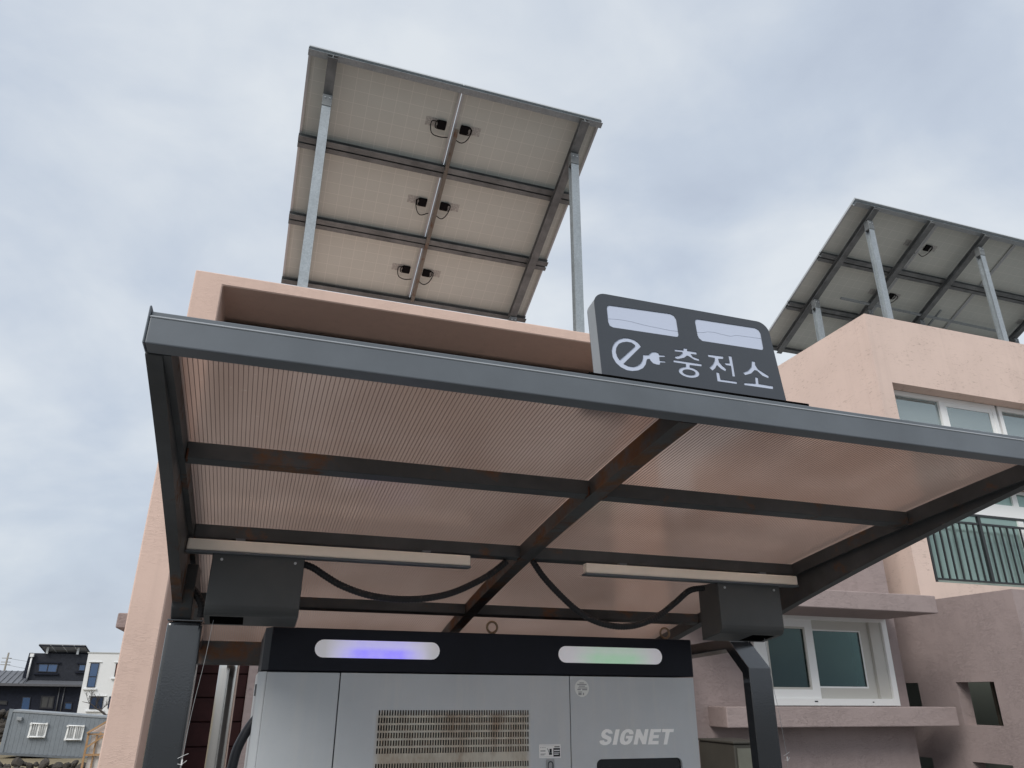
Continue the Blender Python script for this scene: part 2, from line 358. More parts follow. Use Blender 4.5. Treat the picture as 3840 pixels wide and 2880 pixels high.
def bm_cutplate(bm, outline, holes, islands, mapf, th):
    """flat plate in 2D with holes cut right through (and loose islands kept), mapf(u, v, depth) -> xyz"""
    vs, fc = [], []
    for poly in [outline]+holes+islands:
        fc.append(list(range(len(vs), len(vs)+len(poly)))); vs += [Vector(p[:2]) for p in poly]
    def ccw(idx):
        a = sum(vs[i].x*vs[j].y-vs[j].x*vs[i].y for i, j in zip(idx, idx[1:]+idx[:1])); return idx if a > 0 else idx[::-1]
    fc = [ccw(i) for i in fc]
    nh = len(holes)
    ov, oe, of, _a, _b, orf = geometry.delaunay_2d_cdt(vs, [], fc, 1, 1e-6)
    V0 = [bm.verts.new(mapf(v.x, v.y, 0)) for v in ov]; V1 = [bm.verts.new(mapf(v.x, v.y, th)) for v in ov]
    keep = []
    for f, src in zip(of, orf):
        if 0 in src and (not any(1 <= s <= nh for s in src) or any(s > nh for s in src)): keep.append(f)
    cnt = {}
    fs = []
    for f in keep:
        fs.append(bm.faces.new([V0[i] for i in f])); fs.append(bm.faces.new([V1[i] for i in f][::-1]))
        for i, j in zip(f, list(f[1:])+[f[0]]): cnt.setdefault(frozenset((i, j)), []).append((i, j))
    for kk, es in cnt.items():
        if len(es) == 1:
            i, j = es[0]; fs.append(bm.faces.new((V0[j], V0[i], V1[i], V1[j])))
    loose = [v for v in bm.verts if not v.link_faces]; bmesh.ops.delete(bm, geom=loose, context='VERTS')
    bmesh.ops.recalc_face_normals(bm, faces=bm.faces[:])
def grid_wall(name, u0, u1, v0, v1, w0, w1, openings, mapf, m, parent):
    """solid slab with rectangular openings and real reveals; openings (ua, ub, va, vb)"""
    us = sorted({u0, u1, *[o[0] for o in openings], *[o[1] for o in openings]}); vs = sorted({v0, v1, *[o[2] for o in openings], *[o[3] for o in openings]})
    us = [u for u in us if u0 <= u <= u1]; vs = [v for v in vs if v0 <= v <= v1]
    nu, nv = len(us)-1, len(vs)-1
    def solid(i, j):
        if i < 0 or j < 0 or i >= nu or j >= nv: return False
        uc, vc = (us[i]+us[i+1])/2, (vs[j]+vs[j+1])/2
        return not any(a < uc < b and c < vc < d for a, b, c, d in openings)
    bm = bmesh.new(); cache = {}
    def V(i, j, s):
        if (i, j, s) not in cache: cache[(i, j, s)] = bm.verts.new(mapf(us[i], vs[j], w1 if s else w0))
        return cache[(i, j, s)]
    S = [[solid(i, j) for j in range(nv)] for i in range(nu)]
    g = lambda i, j: 0 <= i < nu and 0 <= j < nv and S[i][j]
    for i in range(nu):
        for j in range(nv):
            if not S[i][j]: continue
            bm.faces.new((V(i, j, 0), V(i+1, j, 0), V(i+1, j+1, 0), V(i, j+1, 0))); bm.faces.new((V(i, j+1, 1), V(i+1, j+1, 1), V(i+1, j, 1), V(i, j, 1)))
            if not g(i-1, j): bm.faces.new((V(i, j, 0), V(i, j+1, 0), V(i, j+1, 1), V(i, j, 1)))
            if not g(i+1, j): bm.faces.new((V(i+1, j+1, 0), V(i+1, j, 0), V(i+1, j, 1), V(i+1, j+1, 1)))
            if not g(i, j-1): bm.faces.new((V(i+1, j, 0), V(i, j, 0), V(i, j, 1), V(i+1, j, 1)))
            if not g(i, j+1): bm.faces.new((V(i, j+1, 0), V(i+1, j+1, 0), V(i+1, j+1, 1), V(i, j+1, 1)))
    bmesh.ops.recalc_face_normals(bm, faces=bm.faces[:])
    return from_bm(name, bm, m, parent)
MAPY = lambda u, v, w_: (u, w_, v)      # wall facing -Y
MAPX = lambda u, v, w_: (w_, u, v)      # wall facing -X
def frame_ring(name, x0, x1, z0, z1, y0, y1, wd, m, parent, wb=None):
    wb = wb or wd
    return grid_wall(name, x0, x1, z0, z1, y0, y1, [(x0+wd, x1-wd, z0+wb, z1-wd)], MAPY, m, parent)
def rrect(u0, u1, v0, v1, r, n=5):
    o = []
    for cx, cy, a in ((u1-r, v1-r, 0), (u0+r, v1-r, 90), (u0+r, v0+r, 180), (u1-r, v0+r, 270)):
        for k in range(n+1): t = R(a+90*k/n); o.append((cx+r*math.cos(t), cy+r*math.sin(t)))
    return o
SIGN={
 'panel':[(0.7319,0.018),(0.734,0.2344),(0.7379,0.246),(0.7473,0.2572),(0.7603,0.2629),(1.2391,0.2742),(1.2571,0.2693),(1.2672,0.258),(1.2693,0.247),(1.2658,0.0227)],
 'w1':[(0.7752,0.2342),(0.955,0.2415),(0.966,0.2373),(0.9715,0.2258),(0.9705,0.1761),(0.9665,0.1693),(0.9606,0.1682),(0.7784,0.1648),(0.7693,0.1685),(0.7659,0.1798),(0.7669,0.224),(0.7692,0.2306)],
 'w2':[(1.0389,0.2397),(1.2226,0.2443),(1.234,0.239),(1.2378,0.2283),(1.2351,0.1801),(1.2315,0.1732),(1.226,0.172),(1.0407,0.1691),(1.0317,0.1762),(1.0289,0.1849),(1.0291,0.2302),(1.0325,0.2372)],
 'e':[(0.852,0.1196),(0.8452,0.1302),(0.8337,0.137),(0.819,0.1395),(0.8051,0.1379),(0.7907,0.131),(0.7787,0.1201),(0.7705,0.1071),(0.7661,0.092),(0.7667,0.0736),(0.7742,0.0579),(0.7861,0.0472),(0.8013,0.0412),(0.8172,0.0409),(0.8339,0.0454),(0.8486,0.0542),(0.8585,0.0672),(0.8631,0.0808),(0.8655,0.0841),(0.872,0.0851),(0.8739,0.0797),(0.8799,0.0735),(0.8892,0.0715),(0.8992,0.0722),(0.9009,0.0797),(0.9167,0.0814),(0.918,0.0862),(0.9007,0.0854),(0.9012,0.096),(0.9183,0.0988),(0.9186,0.1041),(0.9016,0.1025),(0.9002,0.1081),(0.8922,0.1103),(0.8821,0.108),(0.8743,0.1014),(0.871,0.0974),(0.8536,0.0951),(0.853,0.0863),(0.8493,0.0757),(0.8421,0.066),(0.833,0.0588),(0.8216,0.0542),(0.8082,0.0541),(0.7955,0.0591)],
 'e_island':[(0.786,0.0683),(0.7804,0.0773),(0.778,0.0912),(0.7809,0.1046),(0.789,0.1167),(0.7993,0.1231),(0.812,0.1271),(0.8256,0.1268),(0.8351,0.1205),(0.8341,0.1165)],
 'ch':[(0.9782,0.1366),(0.9898,0.137),(0.988,0.1302),(1.0166,0.1301),(1.0151,0.1218),(0.9979,0.1211),(1.0016,0.1142),(1.0209,0.1094),(1.0188,0.1025),(1.0042,0.1046),(0.9899,0.1129),(0.9843,0.1138),(0.9744,0.1056),(0.9548,0.0986),(0.9479,0.0998),(0.9468,0.1052),(0.9625,0.1107),(0.9724,0.1192),(0.973,0.1226),(0.9494,0.1213),(0.9505,0.128),(0.977,0.1295)],
 'u':[(0.9414,0.0944),(1.0255,0.0953),(1.024,0.0871),(0.988,0.0858),(0.9867,0.0783),(0.9752,0.0777),(0.9769,0.0869),(0.9407,0.0867)],
 'o':[(1.0122,0.0611),(1.0092,0.0566),(1.0041,0.0527),(0.9972,0.0496),(0.989,0.0476),(0.9804,0.0469),(0.9719,0.0474),(0.9642,0.0493),(0.958,0.0522),(0.9537,0.056),(0.9517,0.0604),(0.9521,0.065),(0.955,0.0695),(0.96,0.0735),(0.9669,0.0766),(0.975,0.0787),(0.9837,0.0794),(0.9923,0.0789),(1.0001,0.0771),(1.0064,0.0741),(1.0107,0.0702),(1.0127,0.0658)],
 'o_island':[(1.0009,0.0626),(0.9994,0.0603),(0.9964,0.0583),(0.9923,0.0566),(0.9874,0.0555),(0.982,0.055),(0.9767,0.0552),(0.9718,0.0559),(0.9677,0.0573),(0.9648,0.0591),(0.9633,0.0613),(0.9633,0.0636),(0.9648,0.0658),(0.9677,0.0679),(0.9718,0.0695),(0.9767,0.0707),(0.9821,0.0712),(0.9874,0.0711),(0.9924,0.0703),(0.9965,0.0689),(0.9994,0.0671),(1.0009,0.0649)],
 'j':[(1.0493,0.129),(1.0983,0.1307),(1.0955,0.1215),(1.0804,0.1197),(1.0808,0.1101),(1.089,0.0995),(1.099,0.0913),(1.0945,0.0835),(1.0823,0.0887),(1.0718,0.0989),(1.0647,0.0883),(1.0543,0.0793),(1.0465,0.0869),(1.0596,0.0993),(1.0669,0.1109),(1.0696,0.1203),(1.0501,0.121)],
 'eo':[(1.1141,0.1352),(1.1246,0.1354),(1.1219,0.0712),(1.1133,0.0708),(1.1155,0.1034),(1.1001,0.1034),(1.0956,0.1104),(1.1137,0.1118)],
 'n':[(1.0649,0.0771),(1.074,0.0765),(1.0743,0.0561),(1.1238,0.0568),(1.1227,0.0491),(1.0632,0.0483)],
 's':[(1.1863,0.1302),(1.197,0.1304),(1.1951,0.1194),(1.2013,0.1067),(1.2309,0.0902),(1.228,0.0823),(1.2103,0.0871),(1.196,0.1011),(1.1886,0.1017),(1.1745,0.089),(1.1546,0.0809),(1.1488,0.088),(1.1672,0.0969),(1.181,0.1111)],
 'oo':[(1.1851,0.0802),(1.1941,0.0801),(1.1919,0.0605),(1.2371,0.0598),(1.2346,0.0497),(1.1445,0.0491),(1.1456,0.0566),(1.1821,0.0596)],
}
LETTERS={
 'S':[(1.437,1.457),(1.436,1.463),(1.429,1.471),(1.418,1.474),(1.406,1.474),(1.394,1.468),(1.387,1.459),(1.386,1.449),(1.392,1.442),(1.406,1.437),(1.413,1.435),(1.412,1.43),(1.407,1.428),(1.399,1.429),(1.397,1.434),(1.379,1.433),(1.377,1.428),(1.382,1.42),(1.394,1.416),(1.407,1.416),(1.421,1.421),(1.429,1.429),(1.431,1.438),(1.428,1.445),(1.416,1.45),(1.406,1.454),(1.404,1.458),(1.408,1.462),(1.415,1.462),(1.42,1.457)],
 'I':[(1.451,1.473),(1.469,1.473),(1.453,1.417),(1.434,1.417)],
 'G':[(1.53,1.454),(1.53,1.463),(1.523,1.471),(1.511,1.474),(1.497,1.473),(1.483,1.466),(1.474,1.455),(1.468,1.438),(1.468,1.427),(1.474,1.419),(1.486,1.416),(1.501,1.417),(1.513,1.422),(1.522,1.432),(1.528,1.449),(1.497,1.449),(1.494,1.439),(1.506,1.439),(1.503,1.432),(1.494,1.427),(1.488,1.431),(1.487,1.437),(1.491,1.452),(1.497,1.46),(1.504,1.462),(1.51,1.46),(1.512,1.454)],
 'N':[(1.545,1.473),(1.561,1.473),(1.575,1.445),(1.584,1.473),(1.6,1.473),(1.584,1.417),(1.568,1.417),(1.554,1.445),(1.545,1.416),(1.528,1.417)],
 'E':[(1.61,1.473),(1.659,1.473),(1.655,1.461),(1.624,1.461),(1.621,1.451),(1.646,1.451),(1.643,1.439),(1.617,1.438),(1.614,1.429),(1.643,1.429),(1.641,1.416),(1.593,1.416)],
 'T':[(1.664,1.473),(1.718,1.473),(1.715,1.461),(1.697,1.461),(1.681,1.415),(1.665,1.415),(1.678,1.461),(1.661,1.461)],
}
BG={
 'dark_upper':(108.0,[(-24.69,2.72),(-24.86,5.87),(-18.58,5.84),(-18.5,2.31)]),
 'dark_lower':(105.98,[(-28.73,2.2),(-27.79,-1.62),(-17.96,-1.66),(-18.18,2.2),(-20.51,2.18)]),
 'roof_strip':(105.3,[(-28.62,2.51),(-28.55,2.19),(-19.48,2.14),(-18.03,2.24),(-18.1,2.57),(-21.03,2.72)]),
 'roof_left':(106.65,[(-29.27,3.66),(-24.54,3.56),(-24.42,2.66),(-28.99,2.52)]),
 'win_a':(108.0,[(-23.67,4.7),(-21.54,4.71),(-21.55,3.7),(-23.59,3.75)]),
 'win_a_mid':(108.0,[(-22.64,4.7),(-22.52,3.72)]),
 'win_b':(108.0,[(-19.32,4.7),(-18.56,4.68),(-18.53,3.92),(-19.3,3.93)]),
 'door':(105.98,[(-24.06,1.04),(-23.19,1.01),(-23.04,-0.61),(-23.95,-0.57)]),
 'win_c':(105.98,[(-22.18,1.16),(-20.77,1.12),(-20.69,-0.25),(-22.05,-0.21)]),
 'win_d':(105.98,[(-19.59,0.45),(-18.8,0.44),(-18.73,-0.34),(-19.49,-0.29)]),
 'win_e':(105.98,[(-26.41,0.64),(-25.46,0.6),(-25.44,0.15),(-26.4,0.24)]),
 'downpipe':(108.0,[(-24.48,5.52),(-24.46,3.05)]),
 'pipe2':(105.98,[(-20.44,2.09),(-20.31,-0.57)]),
 'pipe3':(105.98,[(-19.91,2.09),(-19.83,-0.75)]),
 'panel':(108.0,[(-23.88,6.87),(-18.88,6.87),(-18.54,5.87),(-23.39,5.88)]),
 'white':(97.2,[(-16.71,5.55),(-12.94,5.55),(-11.63,-1.41),(-16.58,-0.89)]),
 'wwin1':(97.2,[(-16.27,4.54),(-15.41,4.56),(-15.39,2.06),(-16.2,2.07)]),
 'wwin2':(97.2,[(-15.59,1.12),(-14.3,1.12),(-14.24,-0.12),(-15.51,-0.1)]),
 'wwin3':(97.2,[(-13.74,4.54),(-12.93,4.56),(-12.83,3.15),(-13.69,3.18)]),
 'wwin4':(97.2,[(-13.76,1.16),(-12.79,1.16),(-12.73,-0.05),(-13.72,-0.05)]),
 'pole':(148.5,[(-37.25,7.38),(-37.21,4.39)]),
 'container':(62.1,[(-14.6,0.38),(-8.23,-0.08),(-8.48,-2.56),(-14.62,-2.12)]),
 'cont_foot':(62.1,[(-14.62,-2.12),(-8.48,-2.56),(-8.51,-2.68),(-14.62,-2.23)]),
 'cwin1':(62.1,[(-13.21,-0.32),(-12.18,-0.38),(-12.19,-1.26),(-13.23,-1.2)]),
 'cwin2':(62.1,[(-10.96,-0.47),(-9.93,-0.52),(-9.95,-1.44),(-11.01,-1.38)]),
 'cbox':(62.1,[(-14.11,0.04),(-13.81,0.02),(-13.8,-0.19),(-14.08,-0.17)]),
 'frame':(27.0,[(-4.18,0.49),(-3.81,0.74),(-4.18,-0.45),(-3.79,0.45),(-3.77,0.21),(-4.13,-0.12),(-3.75,-0.1),(-4.03,0.49)]),
 'tree':(67.5,[(-9.49,-0.07),(-9.97,0.31),(-10.29,0.45),(-10.76,0.78),(-11.33,0.92),(-11.15,1.27),(-9.85,0.69)]),
 'wallline':(56.7,[(-13.23,-2.31),(-10.96,-2.42),(-8.85,-2.34),(-13.15,-2.62),(-8.77,-2.71)]),
 'lwall':(67.5,[(-16.52,0.16),(-15.92,0.16),(-16,-2.01)]),
 'tan':(59.4,[(-13.95,-2.11),(-9.22,-2.4),(-9.21,-2.58),(-13.88,-2.4)]),
}
CONDUIT_A=[(0.139,2.72,2.017),(0.178,2.72,2.004),(0.22,2.72,1.98),(0.281,2.72,1.949),(0.372,2.72,1.922),(0.474,2.72,1.912),(0.576,2.72,1.918),(0.68,2.72,1.943),(0.787,2.72,1.994),(0.853,2.72,2.039),(0.889,2.72,2.07)]
CONDUIT_B=[(0.993,2.72,2.076),(1.039,2.72,2.017),(1.102,2.72,1.957),(1.171,2.72,1.902),(1.241,2.72,1.865),(1.33,2.72,1.847),(1.421,2.72,1.853),(1.517,2.72,1.888),(1.605,2.72,1.946),(1.675,2.72,1.996),(1.742,2.72,2.01)]
CONDUIT_C=[(-0.234,2.9,1.951),(-0.214,2.9,1.936),(-0.193,2.9,1.911),(-0.178,2.9,1.887),(-0.173,2.9,1.866),(-0.174,2.9,1.84)]
WIRE_A=[(-0.122,2.72,1.82),(-0.13,2.72,1.689),(-0.14,2.72,1.586),(-0.146,2.72,1.505),(-0.149,2.72,1.419),(-0.151,2.72,1.381)]
WIRE_B=[(2.023,2.74,1.818),(2.027,2.74,1.805),(2.039,2.74,1.631),(2.049,2.74,1.564),(2.063,2.74,1.39),(2.059,2.74,1.327)]
CABLE=[(0.084,3.15,1.554),(0.065,3.15,1.521),(0.042,3.15,1.489),(0.021,3.15,1.449),(0.005,3.15,1.404),(-0.002,3.15,1.351),(-0.006,3.15,1.302)]
REFLECTION_A=[(0.7682,0.1908),(0.7898,0.1933),(0.8093,0.1945),(0.8342,0.194),(0.8617,0.1909),(0.8896,0.189),(0.9179,0.188),(0.9492,0.1867),(0.9708,0.1881)]
REFLECTION_B=[(1.0294,0.1958),(1.0476,0.1982),(1.0635,0.2035),(1.085,0.2058),(1.1056,0.2032),(1.1356,0.2016),(1.1554,0.2083),(1.1835,0.2097),(1.2363,0.2114)]
# ================================================================== ground
def sst(a, b, x):
    t = max(0.0, min(1.0, (x-a)/(b-a))); return t*t*(3-2*t)
def gz(x, y): return -3.4*sst(13, 42, y)+0.9*sst(55.0, 58, y)+1.0*sst(72, 96, y)
def make_ground():
    bm = bmesh.new(); xs = [-600, -300, -150, -90]+[-60+5*i for i in range(25)]+[90, 150, 300, 600]; ys = [-400, -200, -80, -30]+[-10+4*i for i in range(32)]+[150, 220, 400, 900]
    V = [[bm.verts.new((x, y, gz(x, y)+(0.05*random.uniform(-1, 1) if y > 45 else 0))) for y in ys] for x in xs]
    for i in range(len(xs)-1):
        for j in range(len(ys)-1): bm.faces.new((V[i][j], V[i+1][j], V[i+1][j+1], V[i][j+1]))
    m = mat('ground_paving', (0.30, 0.29, 0.27), 0.9, spec=0.2)
    t = nd(m, 'ShaderNodeTexCoord'); s = nd(m, 'ShaderNodeSeparateXYZ'); lk(m, t.outputs['Object'], s.inputs[0])
    far = ramp_(m, math_(m, 'DIVIDE', s.outputs['Y'], 60.0), [(0.30, (0,)*3), (0.5, (1,)*3)])
    c1 = mixc(m, noise(m, 3, 6), (0.13, 0.128, 0.125), (0.19, 0.187, 0.18)); c2 = mixc(m, noise(m, 0.8, 7, 0.7), (0.15, 0.125, 0.075), (0.30, 0.25, 0.17))
    lk(m, mixc(m, far, c1, c2), bsdf(m).inputs['Base Color']); bump(m, noise(m, 30, 4), 0.5, 0.02)
    o = from_bm('ground', bm, m, None); o['kind'] = 'structure'; o['label'] = 'paved forecourt running out to dry grassy ground'
make_ground()

# ================================================================== house A: portal-framed peach townhouse behind the canopy
A = thing('townhouse', 'peach stucco house with thin roof frame over a deep recess, behind the charging canopy', 'house', (1.7, 10, 0), 'stucco houses')
prism('front_frame', [(-1.12, -1), (-0.814, -1), (-0.814, 5.876), (4.3, 5.876), (4.3, -1), (4.6, -1), (4.6, 6.022), (-1.12, 6.022)], 8.0, 13.5, 'y', PEACH, A, 0.012)
box('back_wall', -0.81, 4.296, 9.0, 9.2, -1, 5.874, BOARD, A)
box('mauve_wall', 0.03, 4.296, 8.9, 8.998, -1, 3.25, MAUVE, A, 0.008)
_b = None
for i in range(11):                                     # lower boards left of the mauve wall
    z = 0.63+0.2315*i
    if _b is None: _b = box('board', -0.812, 0.026, 8.955, 8.998, 0, 0.2215, BOARD, A, 0.006); _b.location.z = z
    else: copy_of(_b, A, (0, 0, z))
_b = None
for i in range(11):                                     # upper boards across the recess
    z = 3.27+0.2315*i
    if _b is None: _b = box('board', -0.812, 4.296, 8.80, 8.895, 0, 0.2215, BOARD, A, 0.006); _b.location.z = z
    else: copy_of(_b, A, (0, 0, z))
box('side_ledge', -1.29, -1.122, 8.6, 9.4, 2.19, 2.335, MAUVE, A, 0.01)

# stainless column standing in the recess
sp = tag(tube('stainless_column', [(-0.0875, 4.6, 0), (-0.0875, 4.6, 1.0), (-0.0875, 4.6, 1.72), (-0.0875, 4.6, 1.9)], 0.0525, STAIN, None, 28), 'polished stainless steel pipe column standing behind the dark post', 'column')

# ================================================================== house B: mauve window bay, wing wall, peach upper floors
Bh = thing('townhouse', 'tall peach stucco house with mauve lower bay, window and balcony on the right', 'house', (9, 10, 0), 'stucco houses')
WX0, WX1, WZ0, WZ1 = 6.35, 8.62, 1.492, 2.668
grid_wall('bay_wall', 4.606, 8.84, -1, 4.6, 8.9, 9.15, [(WX0, WX1, WZ0, WZ1)], MAPY, MAUVE, Bh)
box('bay_roof', 4.606, 8.84, 9.152, 12, 4.3, 4.6, MAUVE, Bh)
box('bay_side', 8.60, 8.84, 9.152, 12, -1, 4.298, MAUVE, Bh)
box('bay_room', 5.6, 8.595, 9.55, 9.6, -0.9, 4.28, ROOM, Bh)
box('window_hood', 5.2, 8.62, 7.9, 8.898, 2.63, 2.855, MAUVE, Bh, 0.012, 2)
box('window_sill', 5.606, 9.24, 8.5, 8.898, 1.245, 1.482, MAUVE, Bh, 0.012, 2)
# big sliding window
wf = frame_ring('window_frame', WX0, WX1, WZ0, WZ1, 8.835, 9.0, 0.085, PVC, Bh)
wf2 = box('frame_jamb', 8.34, 8.532, 8.87, 8.98, 1.56, 2.60, PVC_G, wf)
s2 = frame_ring('sash', 7.22, 8.338, 1.575, 2.6, 8.915, 8.955, 0.135, PVC_G, Bh)
box('pane', 7.356, 8.202, 8.93, 8.938, 1.712, 2.464, GLASS_D, s2)
s1 = frame_ring('sash', 6.44, 7.335, 1.562, 2.61, 8.852, 8.91, 0.125, PVC, Bh)
box('pane', 6.566, 7.209, 8.876, 8.884, 1.688, 2.484, GLASS_D, s1)
frame_ring('sash_bead', 6.562, 7.213, 1.684, 2.488, 8.853, 8.872, 0.03, PVC_G, s1)
frame_ring('sash_bead', 7.352, 8.206, 1.708, 2.468, 8.916, 8.926, 0.022, PVC, s2)
box('weep_slot', 7.20, 7.25, 8.83, 8.834, 1.535, 1.55, INK, wf); box('weep_slot', 8.15, 8.175, 8.83, 8.834, 1.53, 1.542, INK, wf)
# wing wall with square openings
holes = [(7.49*1.0758, 8.05*1.0758, 1.255, 1.80), (9.33, 9.92, 1.255, 1.80), (7.49*1.0758, 8.05*1.0758, 0.25, 0.80), (9.33, 9.92, 0.25, 0.80)]
grid_wall('wing_wall', 7.68, 12.0, -1, 2.935, 9.5, 9.72, holes, MAPX, MAUVE, Bh)
box('wing_front', 9.5, 16.5, 7.48, 7.68, -1, 2.935, MAUVE, Bh)
box('wing_room', 10.6, 10.7, 7.7, 12, -0.9, 2.9, mat('wing_room', (0.22, 0.25, 0.22), 0.9), Bh)
wgf = grid_wall('window_frame', 8.02, 8.55, 1.2, 1.86, 10.0, 10.06, [(8.06, 8.28, 1.25, 1.82), (8.32, 8.51, 1.25, 1.82)], MAPX, mat('bronze_frame', (0.10, 0.085, 0.065), 0.5), Bh)
box('pane', 10.025, 10.031, 8.06, 8.51, 1.25, 1.82, GLASS_D, wgf)
# peach upper volume
FY = 8.96
grid_wall('front_wall', 9.5, 17.0, 2.94, 7.82, FY, FY+0.25, [(9.81, 16.5, 5.35, 6.55), (9.85, 16.5, 3.235, 4.95)], MAPY, PEACH_B, Bh)
box('side_wall', 9.5, 9.75, FY+0.252, 15.0, 2.94, 7.82, PEACH_B, Bh)
box('rear_wall', 9.752, 17.0, 14.8, 15.0, 2.94, 7.82, PEACH_B, Bh)
box('roof_deck', 9.752, 17.0, FY+0.252, 14.798, 7.35, 7.5, mat('roof_concrete', (0.3, 0.29, 0.28), 0.9), Bh)
box('floor_slab', 9.752, 17.0, FY+0.252, 14.798, 4.97, 5.25, PEACH_B, Bh)
box('upper_room', 9.76, 17, 10.4, 10.45, 5.26, 7.34, mat('upper_room', (0.30, 0.32, 0.30), 0.9), Bh)
# upper band window
def win_unit(x0, x1, z0, z1, y, pm, sash=None, two=True):
    f = frame_ring('window', x0, x1, z0, z1, y, y+0.07, 0.085, PVC, Bh)
    xm = (x0+x1)/2
    if two:
        box('mullion', xm-0.045, xm+0.045, y+0.002, y+0.068, z0+0.085, z1-0.085, PVC, f)
        box('pane', x0+0.085, xm-0.045, y+0.045, y+0.052, z0+0.085, z1-0.085, pm, f)
        fr = frame_ring('sash', xm+0.045, x1-0.085, z0+0.085, z1-0.085, y+0.012, y+0.05, 0.075, PVC, f)
        box('pane', xm+0.12, x1-0.16, y+0.025, y+0.032, z0+0.16, z1-0.16, pm, fr) if False else None
        box('pane', xm+0.12, x1-0.16, y+0.025, y+0.032, z0+0.16, z1-0.16, pm, f)
    return f
GLASS_U = glass('pale_upper_glass', (0.80, 0.90, 0.90), 0.70, gcol=(0.66, 0.76, 0.77), film=0.3)
win_unit(9.82, 12.40, 5.35, 6.545, 9.21, GLASS_U)
win_unit(12.46, 15.0, 5.35, 6.545, 9.21, GLASS_U)
# net curtains behind the upper windows
def curtain(name, x0, x1, y, z0, z1, m, parent, amp=0.016, per=0.13):
    bm = bmesh.new(); n = int((x1-x0)/0.02); rows = []
    for zz in (z0, z1):
        rows.append([bm.verts.new((x0+(x1-x0)*i/n, y+amp*math.sin(i*0.02/per*2*math.pi+0.7*math.sin(i*0.13))*(1.0 if zz == z0 else 0.7), zz)) for i in range(n+1)])
    for i in range(n): bm.faces.new((rows[0][i], rows[0][i+1], rows[1][i+1], rows[1][i]))
    return from_bm(name, bm, m, parent, True)
curtain('curtain', 11.15, 12.42, 9.36, 5.3, 6.6, CURTAIN, Bh); curtain('curtain', 12.46, 13.0, 9.36, 5.3, 6.6, CURTAIN, Bh); curtain('curtain', 9.84, 11.1, 9.6, 5.3, 6.6, mat('olive_curtain', (0.42, 0.44, 0.40), 0.9), Bh)
# balcony glazing
grid_wall('glazing_frame', 9.86, 16.4, 3.24, 4.94, 9.21, 9.28, [(9.93, 12.24, 3.33, 4.43), (12.36, 16.3, 3.33, 4.43), (9.93, 11.02, 4.66, 4.88), (11.12, 12.24, 4.66, 4.88), (12.36, 16.3, 4.66, 4.88)], MAPY, PVC, Bh)
for a, b, c, d in ((9.93, 12.24, 3.33, 4.43), (12.36, 16.3, 3.33, 4.43), (9.93, 11.02, 4.66, 4.88), (11.12, 12.24, 4.66, 4.88), (12.36, 16.3, 4.66, 4.88)):
    box('pane', a, b, 9.24, 9.25, c, d, GLASS_G, Bh)
box('lower_track', 9.87, 16.4, 9.20, 9.208, 3.245, 3.325, mat('green_track', (0.30, 0.38, 0.35), 0.5), Bh)
curtain('curtain', 9.95, 11.15, 9.34, 3.3, 4.5, CURTAIN, Bh); curtain('curtain', 11.35, 12.05, 9.34, 3.3, 4.5, CURTAIN, Bh); curtain('curtain', 12.3, 16.0, 9.34, 3.3, 4.5, CURTAIN, Bh)
box('bed_chest', 9.95, 12.2, 9.6, 10.0, 3.3, 3.72, mat('sage_chest', (0.20, 0.26, 0.22), 0.7), Bh)
box('balcony_room', 9.76, 17, 11.6, 11.65, 2.95, 4.96, mat('balcony_room', (0.28, 0.30, 0.28), 0.9), Bh)
box('balcony_floor', 9.752, 17, 9.3, 11.59, 3.1, 3.22, mat('balcony_floor', (0.3, 0.3, 0.28), 0.8), Bh)
# railing in front of the glazing
rail = thing('railing', 'black metal balcony railing with thin vertical bars in front of green glass', 'railing', (11, 8.99, 3.2))
box('post', 9.875, 9.915, 8.968, 9.008, 3.19, 4.36, RAILM, rail); box('post', 11.03, 11.085, 8.965, 9.012, 3.30, 4.336, RAILM, rail); box('post', 12.24, 12.295, 8.965, 9.012, 3.30, 4.336, RAILM, rail)
box('top_rail', 9.916, 16.0, 8.962, 9.014, 4.338, 4.372, RAILM, rail)
box('rail', 9.917, 16.0, 8.972, 9.006, 4.20, 4.232, RAILM, rail); box('rail', 9.917, 16.0, 8.97, 9.008, 3.275, 3.302, RAILM, rail)
_b = None
for i in range(1, 36):
    x = 9.895+0.146*i
    if any(abs(x-q) < 0.05 for q in (11.057, 12.267)): continue
    if _b is None: _b = box('bar', -0.011, 0.011, 8.978, 9.0, 3.303, 4.199, RAILM, rail); _b.location.x = x
    else: copy_of(_b, rail, (x, 0, 0))

# dark utility cabinet against the bay wall
cb = thing('utility_cabinet', 'dark olive metal utility cabinet low beside the charger, under the window sill', 'cabinet', (5.15, 7.8, 0))
OLV = painted('olive_metal', (0.045, 0.042, 0.034), 0.6)
box('body', 5.0, 5.45, 7.5, 8.2, 0, 1.13, OLV, cb, 0.01); box('lid', 4.985, 5.465, 7.485, 8.215, 1.132, 1.155, OLV, cb, 0.006); box('door', 5.03, 5.42, 7.49, 7.498, 0.1, 1.09, painted('olive_door', (0.13, 0.13, 0.105), 0.5), cb)

